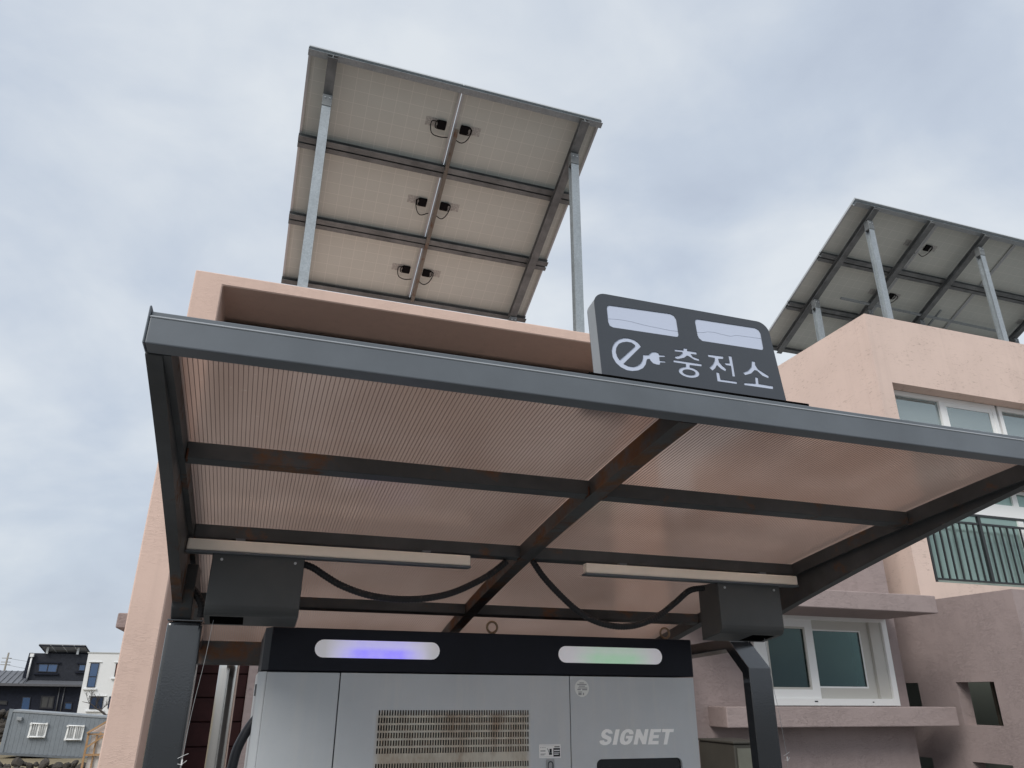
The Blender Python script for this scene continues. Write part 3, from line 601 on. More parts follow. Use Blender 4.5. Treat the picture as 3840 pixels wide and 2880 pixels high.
# ================================================================== solar arrays
def make_module():
    wM, hM = 2.098, 1.262
    bm = bmesh.new(); bm_box(bm, -wM/2+0.012, wM/2-0.012, -hM/2+0.012, hM/2-0.012, -0.012, -0.004)
    mod = from_bm('solar_module', bm, BACK, None)
    bm = bmesh.new()
    for x0, x1, y0, y1 in ((-wM/2, wM/2, -hM/2, -hM/2+0.012), (-wM/2, wM/2, hM/2-0.012, hM/2), (-wM/2, -wM/2+0.012, -hM/2+0.012, hM/2-0.012), (wM/2-0.012, wM/2, -hM/2+0.012, hM/2-0.012)):
        bm_box(bm, x0, x1, y0, y1, -0.04, 0.0)
    for x0, x1, y0, y1 in ((-wM/2+0.012, wM/2-0.012, -hM/2+0.012, -hM/2+0.035), (-wM/2+0.012, wM/2-0.012, hM/2-0.035, hM/2-0.012), (-wM/2+0.012, -wM/2+0.035, -hM/2+0.035, hM/2-0.035), (wM/2-0.035, wM/2-0.012, -hM/2+0.035, hM/2-0.035)):
        bm_box(bm, x0, x1, y0, y1, -0.04, -0.038)
    fr = from_bm('frame', bm, ALU, None)
    bm = bmesh.new(); bm_box(bm, -wM/2+0.012, wM/2-0.012, -hM/2+0.012, hM/2-0.012, -0.003, -0.001); gl = from_bm('glass', bm, PVGLASS, None)
    bm = bmesh.new(); bm_box(bm, -0.062, 0.062, -0.07, 0.07, -0.05, -0.0125, 0.014, 2)
    bm_box(bm, -0.07, -0.05, -0.05, -0.02, -0.036, -0.018, 0.004); bm_box(bm, -0.07, -0.05, 0.02, 0.05, -0.036, -0.018, 0.004)
    jb = from_bm('junction_box', bm, JBOX, None)
    bm = bmesh.new(); bm_box(bm, -0.09, 0.09, -0.065, 0.065, -0.0145, -0.0122)
    lb = from_bm('rating_label', bm, None, None)
    m = mat('rating_label', (0.62, 0.61, 0.56), 0.6); g = noise(m, 60, 3, stretch=(0.5, 2, 1)); lk(m, mixc(m, ramp_(m, g, [(0.48, (0,)*3), (0.55, (1,)*3)]), (0.36, 0.36, 0.35), (0.56, 0.56, 0.53)), bsdf(m).inputs['Base Color'])
    lb.data.materials.append(m)
    for o in (mod, fr, gl, jb, lb): COL.objects.unlink(o)
    return mod, fr, gl, jb, lb
MOD = make_module()
def place_module(parent, c, rotx, side, cables, seed, plain=False):
    """side: -1 junction box towards +x edge (left column), +1 towards the -x edge"""
    mod = MOD[0].copy(); mod.name = 'solar_module'; link(mod, parent); mod.location = c; mod.rotation_euler = (rotx, 0, 0)
    for src in MOD[1:3]:
        q = src.copy(); COL.objects.link(q); q.parent = mod
    jx = -side*(1.0425-0.155); lx = jx+side*0.15
    for src, x, y in ((MOD[3], jx, 0.01), (MOD[4], lx, 0.0)):
        q = src.copy(); COL.objects.link(q); q.parent = mod; q.location = (x, y, 0)
        if src is MOD[3] and side > 0: q.rotation_euler = (0, 0, math.pi)
    rnd = random.Random(seed)
    if cables:
        dx = side*rnd.uniform(0.06, 0.13)
        pts = [(jx+side*0.04, -0.03, -0.03), (jx+dx+side*0.03, -0.02, -0.05), (jx+dx, 0.09+rnd.uniform(0, 0.05), -0.07), (jx, 0.17+rnd.uniform(0, 0.06), -0.07), (jx-side*0.12, 0.16, -0.06)]
        bm = bmesh.new(); bm_tube(bm, catmull(pts, 6), 0.0075, 6)
        pts = [(jx-side*0.04, -0.05, -0.03), (jx+side*0.08, -0.05, -0.05), (jx+side*0.09, 0.05, -0.05), (jx+side*0.03, 0.075, -0.035)]
        bm_tube(bm, catmull(pts, 6), 0.0075, 6)
        q = from_bm('lead_cable', bm, JBOX, None, True); q.parent = mod
    return mod
def array(name, label, loc, x0, ncol, Y0, Z0, slope, nrow, dY, raf_x, posts, rear_posts, zbase):
    t = thing(name, label, 'solar array', loc, 'roof solar arrays')
    th = math.atan(slope); L_ = dY*nrow; dn = Vector((0, -math.sin(th), -math.cos(th)))   # downward normal of the plane
    along = Vector((0, math.cos(th), -math.sin(th)))
    pw = 2.11
    hrow = dY/math.cos(th)
    for r_ in range(nrow):
        for c_ in range(ncol):
            c = Vector((x0+pw*(c_+0.5)-0.0125, Y0, Z0))+along*(hrow*(r_+0.5))
            place_module(t, c, -th, -1 if c_ % 2 == 0 else 1, True, 11*r_+c_+ncol)
    x1 = x0+pw*ncol-0.02
    for r_ in range(nrow+1):
        s = hrow*r_+(0.06 if r_ == 0 else (-0.05 if r_ == nrow else 0.0))
        p = Vector((0, Y0, Z0))+along*s+dn*0.082
        sweep('purlin', (x0-0.012, p.y, p.z), (x1+0.012, p.y, p.z), c_prof(0.085, 0.08, 0.006), GALV_SHADE if r_ else GALV, t, up=-dn)
        if 0 < r_ < nrow:
            p2 = p+along*0.105
            sweep('purlin_lip', (x0-0.012, p2.y, p2.z), (x1+0.012, p2.y, p2.z), c_prof(0.07, 0.06, 0.005), GALV_SHADE, t, up=-dn)
    for xr in raf_x:
        a = Vector((xr, Y0, Z0))+along*0.02+dn*0.176; b = Vector((xr, Y0, Z0))+along*(hrow*nrow-0.02)+dn*0.176
        sweep('rafter', a, b, h_prof(0.125, 0.105, 0.009, 0.008), GALV_SHADE, t, up=-dn)
    def post(xp, yp, zb):
        s = (yp-Y0)/math.cos(th); zt = Z0-(yp-Y0)*slope-0.232/math.cos(th)-0.03
        q = sweep('post', (xp, yp, zb), (xp, yp, zt-0.11), h_prof(0.12, 0.11, 0.009, 0.008), GALV, t, up=(0, 1, 0))
        pl = box('bracket', xp-0.064, xp+0.064, yp-0.064, yp+0.05, zt-0.16, zt+0.03, GALV_SHADE, q, 0.003)
        bm = bmesh.new()
        for dx in (-0.03, 0.03):
            for dz in (-0.09,): bm_tube(bm, [(xp+dx, yp-0.061, zt+dz+0.06), (xp+dx, yp-0.074, zt+dz+0.06)], 0.011, 6)
        from_bm('bolt', bm, ALU, q)
    for xp, yp in posts: post(xp, yp, zbase)
    for xp, yp in rear_posts: post(xp, yp, zbase)
    return t, along, dn, hrow
ta, al, dn, hr = array('solar_array', 'grey-backed solar array of six modules on two front posts above the recess roof', (1.8, 9.3, 6.02), -0.256, 2, 7.75, 9.50, 0.468, 3, 1.157, (0.05, 3.66), ((0.05, 8.16), (3.66, 8.16)), ((0.05, 11.0), (3.66, 11.0)), 6.024)
a = Vector((1.885, 7.75, 9.50))+al*0.62+dn*0.13; b = Vector((1.885, 7.75, 9.50))+al*3.75+dn*0.13
sweep('cable_duct', a, b, rect_prof(0.055, 0.03), painted('rusty_duct', (0.20, 0.18, 0.155), 0.7, rust=0.5), ta, up=-dn)
tb, al, dn, hr = array('solar_array', 'solar array cut off by the right edge of the photo, on the tall peach house', (12, 10.5, 7.5), 9.92, 3, 9.04, 10.44, 0.485, 3, 1.11, (10.33, 11.72, 13.13, 15.9), ((10.33, 9.22), (13.13, 9.22), (15.4, 9.22)), ((10.33, 10.93), (11.72, 10.93), (13.13, 10.93), (15.9, 10.93)), 7.502)
a = Vector((13.55, 9.04, 10.44))+al*1.9+dn*0.12; b = Vector((13.55, 9.04, 10.44))+al*3.6+dn*0.12
sweep('cable_duct', a, b, rect_prof(0.04, 0.03), GALV, tb, up=-dn)
a = Vector((10.9, 9.04, 10.44))+al*2.05+dn*0.20; b = Vector((15.5, 9.04, 10.44))+al*2.1+dn*0.20
sweep('cross_rail', a, b, rect_prof(0.05, 0.03), GALV, tb, up=-dn)
# ================================================================== charging canopy
def zb(y): u = y-1.5; return 2.224-0.09*u-0.026*u*u
def zs(y): return zb(y)-0.045*max(0.0, y-1.9)**2
cano = thing('charging_canopy', 'dark grey steel canopy with bronze ribbed roof sheets over the charger', 'canopy', (0.97, 2.9, 0))
XL0, XL1, XC0, XC1, XR0, XR1 = -0.272, -0.224, 0.936, 0.987, 2.180, 2.232
YE = 4.18
ysamp = [1.502+(YE-1.502)*i/24 for i in range(25)]
zarmL = lambda y: 2.222-0.20*(y-1.5)-0.030*(y-1.5)**2          # side arms spring from the post tops and taper to the fascia
zarmR = lambda y: 2.222-0.17*(y-1.5)-0.028*(y-1.5)**2
def rafter(name, x0, x1, bot, m, y0=1.5, y1=YE, dh=0.055):
    ys = [y for y in ysamp if y0 <= y <= y1]
    return prism(name, [(y, bot(y)) for y in ys]+[(y, zb(y)+dh) for y in ys[::-1]], x0, x1, 'x', m, cano)
rafter('rafter', XC0, XC1, zb, STEEL_RUST)
rafter('rafter', -0.2395, XL1, zb, STEEL_SPOT); rafter('rafter', XR0, 2.1965, zb, STEEL_SPOT)
rafter('side_arm', XL0, -0.240, zarmL, STEEL_SPOT, 1.5, 3.06); rafter('side_arm', 2.197, XR1, zarmR, STEEL_SPOT, 1.5, 3.06)
rafter('arm_tail', XL0, -0.240, zb, STEEL_SPOT, 3.07); rafter('arm_tail', 2.197, XR1, zb, STEEL_SPOT, 3.07)
for x0, x1 in ((XL1+0.001, XC0-0.001), (XC1+0.001, XR0-0.001)):
    for y0, y1 in ((2.042, 2.086), (2.694, 2.737), (3.478, 3.52)):
        yc = (y0+y1)/2
        prism('purlin', [(y0, zb(y0)+0.002), (y1, zb(y1)+0.002), (y1, zb(y1)+0.047), (y0, zb(y0)+0.047)], x0, x1, 'x', STEEL_SPOT, cano, 0.002)
box('back_beam', XL0, XR1, YE+0.002, YE+0.06, 1.728, 1.84, STEEL_RUST, cano, 0.003)
# fascia channel with its thin upturned lip and end plates
box('fascia', -0.268, 2.232, 1.451, 1.500, 2.224, 2.282, STEEL, cano, 0.003, 2)
box('fascia_lip', -0.268, 2.232, 1.457, 1.498, 2.2832, 2.2965, STEEL, cano, 0.0015)
box('edge_highlight', -0.268, 2.232, 1.4495, 1.4565, 2.2805, 2.2845, painted('highlight_grey', (0.36, 0.38, 0.40), 0.35), cano, 0.0012)  # pale strip painting the highlight along the fascia seam
box('end_plate', -0.2725, -0.2685, 1.4505, 1.50, 2.2235, 2.307, STEEL, cano, 0.002)
box('end_plate', 2.2325, 2.2365, 1.4505, 1.50, 2.2235, 2.307, STEEL, cano, 0.002)
prism('side_trim', [(y, zb(y)+0.057) for y in ysamp]+[(y, zb(y)+0.082) for y in ysamp[::-1]], -0.274, -0.226, 'x', STEEL, cano)
prism('side_trim', [(y, zb(y)+0.057) for y in ysamp]+[(y, zb(y)+0.082) for y in ysamp[::-1]], 2.182, 2.234, 'x', STEEL, cano)
# roof sheets (10 mm slabs following the curve) and their internal webs
ys2 = [1.502+(YE+0.05-1.502)*i/30 for i in range(31)]
for x0, x1 in ((XL1+0.0015, XC0-0.0015), (XC1+0.0015, XR0-0.0015)):
    sh = prism('roof_sheet', [(y, zb(y)+0.049) for y in ys2]+[(y, zb(y)+0.058) for y in ys2[::-1]], x0, x1, 'x', SHEET, cano)
    sh.data.materials.append(SHEET_TOP)
    for p_ in sh.data.polygons:
        if p_.normal.z > 0.5: p_.material_index = 1
    bm = bmesh.new(); n = int((x1-x0)/0.0105)
    ys3 = ys2[::2]
    for i in range(n):
        x = x0+0.006+i*0.0105
        prev = None
        for y in ys3:
            z = zb(y)+0.0487; q = [bm.verts.new((x-0.0008, y, z)), bm.verts.new((x, y, z-0.0012)), bm.verts.new((x+0.0008, y, z))]
            if prev:
                bm.faces.new((prev[0], q[0], q[1], prev[1])); bm.faces.new((prev[1], q[1], q[2], prev[2]))
            prev = q
    rb = from_bm('sheet_rib', bm, RIB, cano); rb['kind'] = 'stuff'
# posts
box('post', -0.280, -0.165, 2.93, 3.05, 0, 1.828, POSTM, cano, 0.012, 3)
box('post_cap', -0.2812, -0.1638, 2.929, 3.051, 1.8300, 1.8365, POSTM, cano, 0.002)
prism('haunch', [(2.94, 1.8375), (3.05, 1.8375), (3.05, 2.02), (2.885, 2.02), (2.87, 1.93), (2.90, 1.87)], -0.2735, -0.206, 'x', STEEL_SPOT, cano, 0.003)
prism('post', [(2.958, 0), (2.958, 1.714), (3.085, 1.832), (3.09, 1.845), (3.80, 1.825), (3.85, 1.72), (3.85, 0), (3.80, 0), (3.80, 1.68), (3.73, 1.773), (3.122, 1.799), (3.01, 1.694), (3.01, 0)], 2.086, 2.2, 'x', POSTM, cano, 0.002)
box('haunch', 2.198, 2.231, 3.07, 3.16, 1.848, zb(3.16)-0.002, STEEL_SPOT, cano)
# small weld marks / bolts at the joints
RUSTW = mat('rust_weld', (0.09, 0.035, 0.018), 0.9)
for x, y in ((XC0-0.004, 2.06), (XC1+0.004, 2.06), (XC0-0.004, 2.715), (XC1+0.004, 2.715), (XL1+0.004, 2.06), (XL1+0.004, 2.715)):
    box('weld_seam', x-0.003, x+0.003, y-0.020, y+0.020, zb(y)+0.0005, zb(y)+0.03, RUSTW, cano, 0.002)

# ================================================================== sign on the canopy
S0 = Vector((0, 1.5, 2.305)); _c = 1/math.hypot(1, 0.13); su = Vector((0, 0.13*_c, _c)); sn = Vector((0, _c, -0.13*_c))
def SM(u, v, d): p = S0+su*v+sn*d; return (u, p.y, p.z)
sign = thing('charging_sign', 'dark grey sign with two white windows, a plug symbol and white Korean letters', 'sign', (1.0, 1.52, 2.3))
def rounded_panel(inset=0.0):
    x0, x1, v0, v1, r = 0.7325+inset, 1.268-inset, 0.0120, 0.2685-inset, 0.034-inset
    o = [(x0, v0), (x1, v0)]
    for cx, cy, a in ((x1-r, v1-r, 0), (x0+r, v1-r, 90)):
        for k_ in range(9): t = R(a+90*k_/8); o.append((cx+r*math.cos(t), cy+r*math.sin(t)))
    return o
HOL = [SIGN[k_] for k_ in ('w1', 'w2', 'e', 'ch', 'u', 'o', 'j', 'eo', 'n', 's', 'oo')]; ISL = [SIGN['e_island'], SIGN['o_island']]
bm = bmesh.new(); bm_cutplate(bm, rounded_panel(), HOL, ISL, SM, 0.0016); from_bm('face_panel', bm, SIGNM, sign)
def acrylic():
    m = mat('white_acrylic', (0.50, 0.55, 0.67), 0.22); b = bsdf(m); return m
bm = bmesh.new(); bm_cutplate(bm, rounded_panel(0.006), [], [], lambda u, v, d: SM(u, v, d+0.0018), 0.003); from_bm('acrylic_panel', bm, acrylic(), sign)
for cr_ in (REFLECTION_A, REFLECTION_B):  # power-line reflections in the acrylic, drawn as thin grey tubes
    tube('reflection_line', [SM(u, v, 0.0016) for u, v in cr_], 0.0004, mat('reflection_grey', (0.34, 0.38, 0.47), 0.6), sign, 5)
# body behind the face: side band
o_ = rounded_panel(); bm = bmesh.new()
bm_cutplate(bm, rounded_panel(0.001), [rounded_panel(0.005)], [], lambda u, v, d: SM(u, v, d+0.0042), 0.042); from_bm('side_band', bm, SIGNSIDE_LIT, sign)
bm = bmesh.new(); bm_cutplate(bm, rounded_panel(0.0012), [], [], lambda u, v, d: SM(u, v, d+0.0464), 0.002); from_bm('back_panel', bm, SIGNM, sign)
box('base_plate', 0.69, 1.325, 1.486, 1.59, 2.2972, 2.3162, CAVITY, sign)
box('foot', 0.76, 0.80, 1.56, 1.585, 2.27, 2.299, STEEL, sign); box('foot', 1.2, 1.24, 1.56, 1.585, 2.27, 2.299, STEEL, sign)

# ================================================================== cable boxes, lights, conduits, wires
def cable_box(x0, x1, label, slot):
    t = thing('cable_box', label, 'cable box', ((x0+x1)/2, 2.74, 1.82), 'cable boxes under the canopy')
    yf, yb_ = 2.666, 2.815
    pr = [(yf, 2.03), (yf, 1.862), (yf+0.003, 1.849), (yf+0.010, 1.838), (yf+0.020, 1.832), (yb_, 1.812), (yb_, 2.03)]
    o = prism('housing', pr, x0, x1, 'x', BOXM, t, 0.002)
    # slot in the underside: a dark open mouth with a rim
    zl = lambda y: 1.832+(1.812-1.832)*(y-yf-0.02)/(yb_-yf-0.02)
    prism('slot', [(2.70, zl(2.70)-0.0012), (2.795, zl(2.795)-0.0012), (2.795, zl(2.795)+0.001), (2.70, zl(2.70)+0.001)], slot[0], slot[1], 'x', CAVITY, t)
    for sx in (x0+0.03, x1-0.03):
        bm = bmesh.new(); bm_tube(bm, [(sx, yf-0.004, 2.008), (sx, yf+0.001, 2.008)], 0.0045, 10); from_bm('screw', bm, ALU, t)
    box('hanger', x0+0.05, x0+0.08, 2.72, 2.735, 2.03, 2.08, STEEL, t); box('hanger', x1-0.08, x1-0.05, 2.72, 2.735, 2.03, 2.08, STEEL, t)
    return t
cable_box(-0.153, 0.143, 'grey cable box hung beside the straight post, left end of the canopy', (-0.135, -0.03))
cable_box(1.776, 2.073, 'grey cable box hung above the bent-topped post, right end of the canopy', (1.94, 2.045))
def tube_light(x0, x1, label):
    t = thing('tube_light', label, 'light', ((x0+x1)/2, 2.68, 2.03), 'unlit lights under the canopy')
    box('housing', x0, x1, 2.655, 2.70, 2.026, 2.0335, STEEL, t, 0.002); box('diffuser', x0+0.002, x1-0.002, 2.657, 2.69, 2.034, 2.071, CREAM, t, 0.004, 2)
    box('clip', x0+0.15, x0+0.18, 2.665, 2.693, 2.0715, 2.08, STEEL, t); box('clip', x1-0.18, x1-0.15, 2.665, 2.693, 2.0715, 2.08, STEEL, t)
tube_light(-0.2385, 0.731, 'long unlit cream tube light under the crossbeam, left of the central rafter')
tube_light(1.189, 2.166, 'long unlit cream tube light under the crossbeam, right of the central rafter')
conduit('flexible_conduit', CONDUIT_A, 0.0125, RUBBER, 'black corrugated conduit sagging from the left cable box to the rafter', 'sagging conduits')
conduit('flexible_conduit', CONDUIT_B, 0.0125, RUBBER, 'black corrugated conduit sagging deeper from the rafter to the right cable box', 'sagging conduits')
conduit('flexible_conduit', CONDUIT_C, 0.0135, RUBBER, 'short black corrugated conduit curling down behind the left cable box', 'sagging conduits')
def hang_wire(pts, label, tie):
    t = thing('hanging_wire', label, 'wire', pts[-1], 'wires hanging from the cable boxes')
    tube('wire', catmull(pts, 4), 0.0008, INKG, t, 6)
    p = Vector(tie)
    bm = bmesh.new()
    bm_tube(bm, [p+Vector((-0.014, 0, -0.005)), p+Vector((0.002, -0.004, 0.003)), p+Vector((0.015, 0, 0.008))], 0.0007, 5)
    bm_tube(bm, [p+Vector((-0.012, 0, -0.020)), p+Vector((0.0, -0.004, -0.022)), p+Vector((0.013, 0, -0.011))], 0.0007, 5)
    bm_box(bm, p.x-0.0022, p.x+0.0022, p.y-0.004, p.y+0.001, p.z-0.024, p.z-0.008, 0.0008)
    from_bm('cable_tie', bm, WHITEP, t)
hang_wire(WIRE_A, 'thin wire with frayed white tie hanging along the straight dark post', WIRE_A[4])
hang_wire(WIRE_B, 'thin wire with white tie hanging in front of the bent-topped post', WIRE_B[4])

# ================================================================== charger
ch = thing('ev_charger', 'grey charging cabinet with black header, two glowing strips and rusty vents', 'charger', (0.95, 3.4, 0))
prism('core', [(0.076, 3.021), (1.827, 3.021), (1.85, 3.07), (1.85, 3.8), (0.052, 3.8), (0.052, 3.07)], 0.1, 1.66, 'z', CHG_CORE, ch)
prism('side_cover', [(0.0735, 3.004), (0.0735, 3.02), (0.051, 3.068), (0.0505, 3.8), (0.046, 3.8), (0.046, 3.062), (0.070, 3.004)], 0.1, 1.672, 'z', CHG, ch)
box('plinth', 0.09, 1.81, 3.06, 3.78, 0, 0.099, CHG_CORE, ch)
box('front_panel', 0.0745, 0.3335, 3.0, 3.02, 0.1, 1.671, CHG, ch, 0.002)
slots = []
for z0 in (1.544, 1.366):
    for r_ in range(6):
        zt = z0-0.0255*r_
        for i in range(60): x = 0.487+0.0099*i; slots.append((x, x+0.0058, zt-0.0185, zt))
CHGR = dusty(painted('charger_grey_rusty_vent', (0.49, 0.52, 0.545), 0.42, dirt=0.05))
m = CHGR
t_ = nd(m, 'ShaderNodeTexCoord'); s_ = nd(m, 'ShaderNodeSeparateXYZ'); lk(m, t_.outputs['Object'], s_.inputs[0])
def band(v, a, b, f): 
    up = nd(m, 'ShaderNodeMapRange'); up.inputs['From Min'].default_value = a-f; up.inputs['From Max'].default_value = a+f; lk(m, v, up.inputs[0])
    dn_ = nd(m, 'ShaderNodeMapRange'); dn_.inputs['From Min'].default_value = b-f; dn_.inputs['From Max'].default_value = b+f; dn_.inputs['To Min'].default_value = 1; dn_.inputs['To Max'].default_value = 0; lk(m, v, dn_.inputs[0])
    return math_(m, 'MULTIPLY', up.outputs[0], dn_.outputs[0])
area = math_(m, 'MULTIPLY', band(s_.outputs['X'], 0.487, 1.075, 0.012), band(s_.outputs['Z'], 1.15, 1.535, 0.012))
rn = ramp_(m, noise(m, 9, 6, 0.65, stretch=(1.2, 1, 0.55)), [(0.44, (0,)*3), (0.66, (1,)*3)])
old = bsdf(m).inputs['Base Color'].links[0].from_socket
c_ = mixc(m, math_(m, 'MULTIPLY', area, 0.72), old, (0.50, 0.455, 0.35))
c_ = mixc(m, math_(m, 'MULTIPLY', math_(m, 'MULTIPLY', area, rn), 0.65), c_, mixc(m, noise(m, 60, 4), (0.10, 0.045, 0.02), (0.30, 0.18, 0.09)))
lk(m, c_, bsdf(m).inputs['Base Color'])
grid_wall('vent_panel', 0.3375, 1.252, 0.1, 1.671, 3.0, 3.006, slots, MAPY, CHGR, ch)
RUSTC = mat('rusty_filter', (0.05, 0.025, 0.014), 0.9); lk(RUSTC, mixc(RUSTC, ramp_(RUSTC, noise(RUSTC, 12, 5, 0.7), [(0.45, (0,)*3), (0.7, (1,)*3)]), (0.012, 0.011, 0.011), (0.16, 0.075, 0.035)), bsdf(RUSTC).inputs['Base Color'])
box('vent_filter', 0.47, 1.10, 3.0115, 3.0195, 1.15, 1.56, RUSTC, ch)
bm = bmesh.new(); bm_cutplate(bm, [(1.256, 0.1), (1.829, 0.1), (1.829, 1.671), (1.256, 1.671)], [rrect(1.362, 1.746, 0.95, 1.366, 0.022)], [], lambda u, v, d: (u, 3.0+d, v), 0.02); from_bm('front_panel', bm, CHG, ch)
box('screen', 1.352, 1.756, 3.012, 3.0195, 0.94, 1.376, BLACK, ch)
# header with chamfered corners and two stadium shaped lights
prism('header', [(0.076, 2.996), (1.828, 2.996), (1.85, 3.03), (1.85, 3.8), (0.052, 3.8), (0.052, 3.05)], 1.6755, 1.826, 'z', HDR, ch, 0.003, 2)
def glow(name, col, strength, xc, wd):
    m = mat(name, (0.80, 0.80, 0.82), 0.35)
    t_ = nd(m, 'ShaderNodeTexCoord'); s_ = nd(m, 'ShaderNodeSeparateXYZ'); lk(m, t_.outputs['Object'], s_.inputs[0])
    d_ = math_(m, 'DIVIDE', math_(m, 'ABSOLUTE', math_(m, 'SUBTRACT', s_.outputs['X'], xc)), wd)
    f_ = ramp_(m, d_, [(0.42, (1,)*3), (0.75, (0.5,)*3), (1.05, (0,)*3)])
    zf = nd(m, 'ShaderNodeMapRange'); zf.inputs['From Min'].default_value = 1.748; zf.inputs['From Max'].default_value = 1.766; zf.inputs['To Min'].default_value = 1.0; zf.inputs['To Max'].default_value = 0.62; lk(m, s_.outputs['Z'], zf.inputs[0])
    f_ = math_(m, 'MULTIPLY', math_(m, 'MULTIPLY', f_, zf.outputs[0]), ramp_(m, noise(m, 30, 4, 0.6), [(0.25, (0.8,)*3), (0.7, (1,)*3)]))
    b = bsdf(m); b.inputs['Emission Color'].default_value = (*col, 1)
    lk(m, math_(m, 'ADD', math_(m, 'MULTIPLY', f_, strength), 0.08), b.inputs['Emission Strength'])
    lk(m, mixc(m, f_, (0.88, 0.88, 0.90), tuple(0.4+0.4*x for x in col)), b.inputs['Base Color'])
    lk(m, mixc(m, f_, (0.9, 0.9, 1.0), col), b.inputs['Emission Color'])
    return m
def stadium(x0, x1, z0, z1, n=10):
    r = (z1-z0)/2; zc = (z0+z1)/2; o = []
    for k_ in range(n+1): t = R(-90+180*k_/n); o.append((x1-r+r*math.cos(t), zc+r*math.sin(t)))
    for k_ in range(n+1): t = R(90+180*k_/n); o.append((x0+r+r*math.cos(t), zc+r*math.sin(t)))
    return o
l1 = prism('status_light', stadium(0.232, 0.707, 1.723, 1.786), 2.9925, 2.9955, 'y', glow('violet_glow', (0.20, 0.15, 1.0), 0.40, 0.475, 0.205), ch, 0.001); l1['label'] = 'status strip glowing blue violet'
l2 = prism('status_light', stadium(1.205, 1.682, 1.722, 1.786), 2.9925, 2.9955, 'y', glow('green_glow', (0.40, 0.85, 0.50), 0.09, 1.455, 0.19), ch, 0.001); l2['label'] = 'status strip glowing pale green'
for xe in (0.93, 1.724):
    bm = bmesh.new(); ring = [(xe+0.0215*math.cos(R(a)), 3.03, 1.853+0.0215*math.sin(R(a))) for a in range(-90, 271, 15)]
    bm_tube(bm, ring, 0.0048, 8, cap=False); bm_tube(bm, [(xe, 3.03, 1.826), (xe, 3.03, 1.834)], 0.011, 12); from_bm('eye_bolt', bm, BRASS, ch, True)
for k_, pts in LETTERS.items():
    prism('letter', pts, 2.9988, 2.9998, 'y', LETTER, ch)
# stickers
def disc(xc, zc, rx, rz, n=28): return [(xc+rx*math.cos(2*math.pi*i/n), zc+rz*math.sin(2*math.pi*i/n)) for i in range(n)]
st = prism('round_sticker', disc(1.307, 1.626, 0.0315, 0.0325), 2.9986, 2.9997, 'y', mat('sticker_white', (0.74, 0.76, 0.74), 0.5), ch)
bm = bmesh.new()
for zc, x0, x1, h in ((1.646, 1.297, 1.317, 0.0016), (1.640, 1.287, 1.328, 0.0022), (1.6335, 1.294, 1.321, 0.0018), (1.627, 1.291, 1.331, 0.0016), (1.621, 1.287, 1.302, 0.0026), (1.621, 1.308, 1.330, 0.0026), (1.612, 1.290, 1.308, 0.0014), (1.6045, 1.291, 1.305, 0.0045), (1.6045, 1.3105, 1.3155, 0.0045)):
    bm_box(bm, x0, x1, 2.9980, 2.9985, zc-h, zc+h)
from_bm('sticker_print', bm, INKG, st)
ws = box('warning_sticker', 1.1195, 1.2095, 2.9986, 2.9997, 1.374, 1.4215, mat('sticker_white2', (0.78, 0.79, 0.78), 0.5), ch)
bm = bmesh.new(); bm_box(bm, 1.1785, 1.2065, 2.998, 2.9985, 1.3785, 1.4085)
bm_box(bm, 1.160, 1.1725, 2.998, 2.9985, 1.385, 1.392); bm_box(bm, 1.1625, 1.1715, 2.998, 2.9985, 1.3925, 1.406); bm_tube(bm, [(1.153, 2.9983, 1.408), (1.157, 2.9983, 1.401), (1.159, 2.9983, 1.395), (1.164, 2.9983, 1.393)], 0.0009, 5)
bm_box(bm, 1.183, 1.205, 2.998, 2.9985, 1.4115, 1.4145)
from_bm('sticker_print', bm, INK, ws)
bm = bmesh.new()
for zc, x0, x1, h in ((1.411, 1.125, 1.128, .0018), (1.411, 1.133, 1.137, .0018), (1.411, 1.142, 1.145, .0018), (1.399, 1.125, 1.1455, .0022), (1.3885, 1.125, 1.1465, .0012), (1.385, 1.125, 1.141, .0012), (1.379, 1.123, 1.207, .0003), (1.417, 1.123, 1.207, .0003)):
    bm_box(bm, x0, x1, 2.998, 2.9985, zc-h, zc+h)
from_bm('sticker_print', bm, INKG, ws)
bm = bmesh.new()
for zc, x0, x1, h in ((1.4, 1.1805, 1.2045, .0018), (1.392, 1.1805, 1.2045, .0008), (1.387, 1.1805, 1.2, .0014)):
    bm_box(bm, x0, x1, 2.9976, 2.9979, zc-h, zc+h)
from_bm('sticker_print', bm, WHITEP, ws)
lkp = box('lock_plate', 1.1475, 1.182, 2.996, 2.9997, 1.29, 1.3705, painted('lock_metal', (0.33, 0.34, 0.35), 0.35), ch, 0.002)
bm = bmesh.new(); arc = [(1.155, 2.9945, 1.33)]+[(1.1648+0.0098*math.cos(R(a)), 2.9945, 1.352+0.0098*math.sin(R(a))) for a in range(180, -1, -20)]+[(1.1746, 2.9945, 1.33)]
bm_tube(bm, arc, 0.0016, 6); from_bm('keyhole_rim', bm, INK, lkp)
box('side_hinge', 0.040, 0.0455, 3.1, 3.14, 1.59, 1.63, CHG_CORE, ch)
# charging cable from the cabinet's left flank
tag(tube('charging_cable', catmull([(0.10, 3.22, 1.565)]+CABLE+[(-0.02, 3.12, 0.9), (0.02, 3.1, 0.5)], 8), 0.0175, CABLEM, None, 14), 'thick black charging cable drooping from the left flank of the charger', 'cable')
